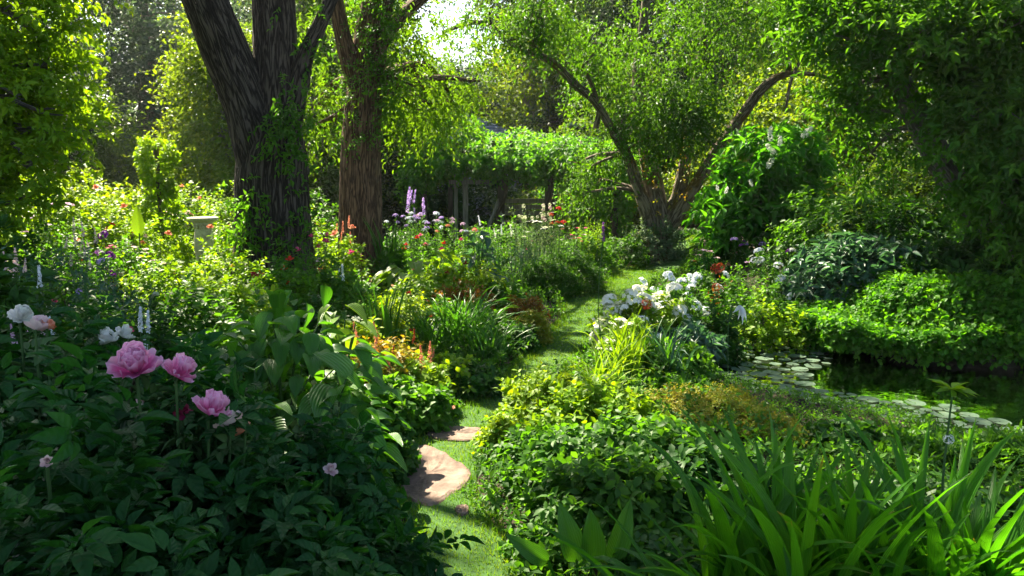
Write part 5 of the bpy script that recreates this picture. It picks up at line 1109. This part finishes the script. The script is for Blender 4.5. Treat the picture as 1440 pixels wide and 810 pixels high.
# ---------------------------------------------------------------- the long bed beside the lawn
LB = 'plants of the long bed beside the lawn'
bush(660, 375, 9.0, 110, 'leafy_plant', 'yellow-green sunlit plant in the long bed', 'plant', 'oval', 'gold', .07, .04, 260, 8, (('rose', 'darkred', .06, 6),), LB)
bush(600, 385, 8.6, 110, 'leafy_plant', 'green and gold plant with rusty red flowers', 'plant', 'oval', 'lime', .07, .04, 260, 8, (('rose', 'darkred', .07, 8), ('star', 'coral', .05, 5)), LB)
bush(650, 400, 8.2, 90, 'coleus', 'reddish leaves among the green of the long bed', 'plant', 'oval', 'rust', .06, .035, 180, 8, (('rose', 'darkred', .06, 5),), LB)
bush(700, 395, 8.9, 70, 'leafy_plant', 'green plant with one yellow bloom beside the box', 'plant', 'oval', 'mid', .07, .04, 200, 8, (('rose', 'yellow', .07, 1),), LB)
bush(570, 425, 7.6, 120, 'leafy_plant', 'sunlit lime plant with small dark red flowers', 'plant', 'oval', 'gold', .06, .035, 300, 8, (('rose', 'darkred', .06, 7),), LB)
bush(640, 430, 7.6, 110, 'leafy_plant', 'dense green plant in the middle of the long bed', 'plant', 'oval', 'mid', .06, .035, 340, 8, (('rose', 'darkred', .05, 4),), LB)
bush(735, 418, 7.9, 62, 'spirea', 'small bush with rusty pink tips at the lawn edge', 'shrub', 'oval', 'rust', .035, .018, 520, 9, (), 'rusty-tipped spirea at the lawn edge')
bush(748, 440, 7.6, 48, 'spirea', 'green bush with a few rusty tips touching the lawn', 'shrub', 'oval', 'brown', .035, .018, 420, 9, (), 'rusty-tipped spirea at the lawn edge')
bush(722, 458, 7.3, 70, 'leafy_plant', 'dark green base below the rusty-tipped bush', 'plant', 'oval', 'dark', .05, .03, 320, 8, (), LB)
for px, py, d, n, L, lab in [(655, 448, 7.0, 110, .72, 'wide clump of arching blades at the lawn edge'), (615, 462, 6.8, 80, .65, 'smaller clump of arching blades beside the wide one'), (685, 478, 6.7, 90, .5, 'near clump of arching blades hanging to the lawn')]:
    clump(px, py, d, 'daylily', lab, 'daylily', n, .02, .3, 1.5, .16, 'blade2', 'arching daylily clumps', (), L)
clump(535, 410, 6.6, 'iris', 'upright iris blades between the lime plants', 'iris', 44, .024, .1, .45, .10, 'blade2', None, (), .72)
clump(545, 300, 10.3, 'iris', 'tall blades at the foot of the brown-barked trunk', 'iris', 30, .05, .12, .5, .12, 'blade2', None, (), 1.0)
bush(540, 480, 5.9, 130, 'astilbe', 'golden plant with orange-red plumes', 'astilbe', 'oval', 'orange', .05, .03, 300, 8, (('plume', 'coral', .16, 9), ('plume', 'darkred', .12, 4)), LB)
bush(500, 455, 6.2, 80, 'leafy_plant', 'glowing yellow-white leaves behind the big hosta', 'plant', 'oval', 'gold', .07, .045, 180, 8, (('flat', 'cream', .08, 6),), LB)
bush(600, 505, 5.9, 150, 'leafy_plant', 'sunlit lime cover near the bend of the path', 'plant', 'oval', 'lime', .06, .036, 420, 8, (('star', 'coral', .05, 4),), LB)
bush(650, 520, 5.9, 110, 'leafy_plant', 'dark green leaves along the bend of the path', 'plant', 'oval', 'dark', .06, .036, 360, 8, (), LB)
bush(560, 545, 5.1, 140, 'leafy_plant', 'green leafy cover beside the far flagstone', 'plant', 'round', 'mid', .055, .045, 420, 7, (('star', 'coral', .04, 3),), LB)
bush(600, 555, 5.3, 80, 'leafy_plant', 'low leaves reaching the wide thin flagstone', 'plant', 'round', 'mid', .05, .04, 240, 7, (), LB)
bush(520, 600, 4.2, 110, 'leafy_plant', 'shaded leaves beside the large flagstone', 'plant', 'round', 'dark', .055, .045, 300, 7, (), LB)
bush(700, 440, 7.7, 60, 'leafy_plant', 'upright green plant behind the arching blades', 'plant', 'oval', 'mid', .06, .03, 220, 8, (), LB)

# ---------------------------------------------------------------- the rose border under the oak and out to the sunny side
RB = 'plants of the sunny rose border'
rows = [ # px, py, d, w, kind, mat, ll, lw, n, flowers, label
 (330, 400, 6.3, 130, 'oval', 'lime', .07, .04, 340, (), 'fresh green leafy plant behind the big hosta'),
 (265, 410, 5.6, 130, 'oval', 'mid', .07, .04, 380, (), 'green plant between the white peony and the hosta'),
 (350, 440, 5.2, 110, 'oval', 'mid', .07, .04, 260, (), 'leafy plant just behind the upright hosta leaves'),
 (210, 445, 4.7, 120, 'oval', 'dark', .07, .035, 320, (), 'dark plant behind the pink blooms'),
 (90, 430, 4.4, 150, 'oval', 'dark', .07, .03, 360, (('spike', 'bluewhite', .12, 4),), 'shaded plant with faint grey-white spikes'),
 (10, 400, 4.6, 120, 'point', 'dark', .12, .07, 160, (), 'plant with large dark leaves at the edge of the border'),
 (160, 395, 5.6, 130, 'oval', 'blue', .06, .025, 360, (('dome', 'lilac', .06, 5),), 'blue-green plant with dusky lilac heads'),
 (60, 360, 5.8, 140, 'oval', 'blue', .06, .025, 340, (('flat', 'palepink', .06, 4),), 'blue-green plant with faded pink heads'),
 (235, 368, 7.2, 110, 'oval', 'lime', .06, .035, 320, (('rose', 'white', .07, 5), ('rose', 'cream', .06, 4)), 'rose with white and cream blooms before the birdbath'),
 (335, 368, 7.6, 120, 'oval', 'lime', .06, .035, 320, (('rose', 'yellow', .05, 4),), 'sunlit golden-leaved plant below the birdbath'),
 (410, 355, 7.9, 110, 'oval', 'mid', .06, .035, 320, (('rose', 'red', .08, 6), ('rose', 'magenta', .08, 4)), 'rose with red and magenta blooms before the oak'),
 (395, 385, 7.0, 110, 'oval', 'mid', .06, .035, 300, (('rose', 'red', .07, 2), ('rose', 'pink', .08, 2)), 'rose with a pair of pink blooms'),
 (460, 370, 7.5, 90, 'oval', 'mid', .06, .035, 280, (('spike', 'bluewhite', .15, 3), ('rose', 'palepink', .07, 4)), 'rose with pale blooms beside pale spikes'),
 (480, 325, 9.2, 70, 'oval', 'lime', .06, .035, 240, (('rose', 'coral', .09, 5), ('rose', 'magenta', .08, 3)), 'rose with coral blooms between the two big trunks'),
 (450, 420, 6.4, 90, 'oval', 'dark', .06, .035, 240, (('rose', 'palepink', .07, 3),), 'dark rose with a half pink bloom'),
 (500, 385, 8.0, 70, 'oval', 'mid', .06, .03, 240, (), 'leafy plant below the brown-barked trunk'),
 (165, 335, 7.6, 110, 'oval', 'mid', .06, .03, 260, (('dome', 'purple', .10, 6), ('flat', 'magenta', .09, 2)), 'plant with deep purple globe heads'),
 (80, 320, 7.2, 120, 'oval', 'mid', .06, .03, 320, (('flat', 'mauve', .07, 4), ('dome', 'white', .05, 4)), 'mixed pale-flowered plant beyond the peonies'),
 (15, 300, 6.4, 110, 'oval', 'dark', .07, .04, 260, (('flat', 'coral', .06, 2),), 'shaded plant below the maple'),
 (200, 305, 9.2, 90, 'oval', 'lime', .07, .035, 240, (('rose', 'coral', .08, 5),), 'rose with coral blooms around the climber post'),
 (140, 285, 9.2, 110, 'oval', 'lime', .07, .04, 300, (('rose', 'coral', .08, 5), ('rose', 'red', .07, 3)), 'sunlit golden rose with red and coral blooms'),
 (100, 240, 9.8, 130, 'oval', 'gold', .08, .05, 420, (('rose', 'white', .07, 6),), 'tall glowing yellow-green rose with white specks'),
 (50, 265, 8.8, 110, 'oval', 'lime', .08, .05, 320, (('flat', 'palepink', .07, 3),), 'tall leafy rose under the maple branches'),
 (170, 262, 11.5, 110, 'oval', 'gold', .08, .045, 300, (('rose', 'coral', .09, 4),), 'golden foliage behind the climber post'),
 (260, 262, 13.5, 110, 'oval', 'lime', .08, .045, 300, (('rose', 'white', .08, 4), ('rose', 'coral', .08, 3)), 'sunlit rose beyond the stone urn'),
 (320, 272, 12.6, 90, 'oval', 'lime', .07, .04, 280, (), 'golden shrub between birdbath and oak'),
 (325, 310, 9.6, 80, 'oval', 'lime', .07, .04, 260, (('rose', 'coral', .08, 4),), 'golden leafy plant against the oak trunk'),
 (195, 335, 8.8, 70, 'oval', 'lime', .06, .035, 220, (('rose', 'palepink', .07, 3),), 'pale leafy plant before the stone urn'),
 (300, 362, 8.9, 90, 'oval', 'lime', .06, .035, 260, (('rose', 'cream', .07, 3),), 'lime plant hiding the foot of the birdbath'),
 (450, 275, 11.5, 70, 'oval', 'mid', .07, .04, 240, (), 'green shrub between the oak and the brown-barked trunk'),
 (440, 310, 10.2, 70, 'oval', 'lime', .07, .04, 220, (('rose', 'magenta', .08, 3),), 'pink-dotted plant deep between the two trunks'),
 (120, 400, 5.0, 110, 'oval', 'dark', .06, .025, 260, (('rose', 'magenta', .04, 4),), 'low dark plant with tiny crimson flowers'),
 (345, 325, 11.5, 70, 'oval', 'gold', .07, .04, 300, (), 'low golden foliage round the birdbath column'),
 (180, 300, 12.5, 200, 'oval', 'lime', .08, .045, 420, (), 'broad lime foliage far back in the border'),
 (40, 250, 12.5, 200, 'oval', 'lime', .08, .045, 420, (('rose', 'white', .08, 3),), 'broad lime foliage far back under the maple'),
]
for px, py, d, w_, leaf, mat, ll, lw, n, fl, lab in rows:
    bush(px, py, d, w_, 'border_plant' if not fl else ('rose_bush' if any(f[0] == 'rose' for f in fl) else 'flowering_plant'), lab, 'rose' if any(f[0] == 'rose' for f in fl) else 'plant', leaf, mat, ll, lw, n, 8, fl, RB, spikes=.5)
for px, py, d, w_, fk, fm, fs, n, lab in [(60, 285, 8.0, 60, 'flat', 'mauve', .10, 12, 'tall pinkish flower stems under the maple'), (120, 300, 6.6, 60, 'plume', 'palepink', .12, 14, 'feathery pale stems of the middle border'), (45, 440, 3.9, 60, 'plume', 'mauve', .10, 10, 'thin stems with fading plumes above the white peony'), (185, 430, 4.2, 50, 'spike', 'bluewhite', .14, 8, 'grey-white spikes behind the white peony'),
    (440, 330, 8.4, 40, 'rose', 'magenta', .07, 8, 'slim rose stems with magenta blooms before the oak'), (485, 300, 9.6, 30, 'spike', 'coral', .14, 8, 'coral spikes at the brown-barked trunk'), (215, 345, 7.9, 40, 'flat', 'palepink', .08, 10, 'pale flat flowers before the stone urn'), (10, 350, 5.2, 60, 'plume', 'palepink', .12, 12, 'faded plumes at the outer border edge')]:
    perennial(px, py, d, w_, 'border_perennial', lab, 'flower', n, 'oval', 'mid', .05, .018, 18, fk, fm, fs, .7, RB)
# banana-like leaf lit from behind
base, h = spot(193, 288, 8.4); t = thing('canna', 'single upright glowing lime leaf in the middle of the rose border', 'canna', base); mb = MB()
inst(mb, 'host', np.array([[0, 0, h - .34]]), np.array([[-.04, 0, 1.]]), np.array([[.35, -1, 0]]), .34, .13); mb.build('leaf', 'hosta_lime', t); mb = MB(); tube(mb, [(0, 0, 0), (0, 0, h - .3)], [.012, .008], 6); mb.build('stem', 'stem', t)
# hedge line far behind the borders
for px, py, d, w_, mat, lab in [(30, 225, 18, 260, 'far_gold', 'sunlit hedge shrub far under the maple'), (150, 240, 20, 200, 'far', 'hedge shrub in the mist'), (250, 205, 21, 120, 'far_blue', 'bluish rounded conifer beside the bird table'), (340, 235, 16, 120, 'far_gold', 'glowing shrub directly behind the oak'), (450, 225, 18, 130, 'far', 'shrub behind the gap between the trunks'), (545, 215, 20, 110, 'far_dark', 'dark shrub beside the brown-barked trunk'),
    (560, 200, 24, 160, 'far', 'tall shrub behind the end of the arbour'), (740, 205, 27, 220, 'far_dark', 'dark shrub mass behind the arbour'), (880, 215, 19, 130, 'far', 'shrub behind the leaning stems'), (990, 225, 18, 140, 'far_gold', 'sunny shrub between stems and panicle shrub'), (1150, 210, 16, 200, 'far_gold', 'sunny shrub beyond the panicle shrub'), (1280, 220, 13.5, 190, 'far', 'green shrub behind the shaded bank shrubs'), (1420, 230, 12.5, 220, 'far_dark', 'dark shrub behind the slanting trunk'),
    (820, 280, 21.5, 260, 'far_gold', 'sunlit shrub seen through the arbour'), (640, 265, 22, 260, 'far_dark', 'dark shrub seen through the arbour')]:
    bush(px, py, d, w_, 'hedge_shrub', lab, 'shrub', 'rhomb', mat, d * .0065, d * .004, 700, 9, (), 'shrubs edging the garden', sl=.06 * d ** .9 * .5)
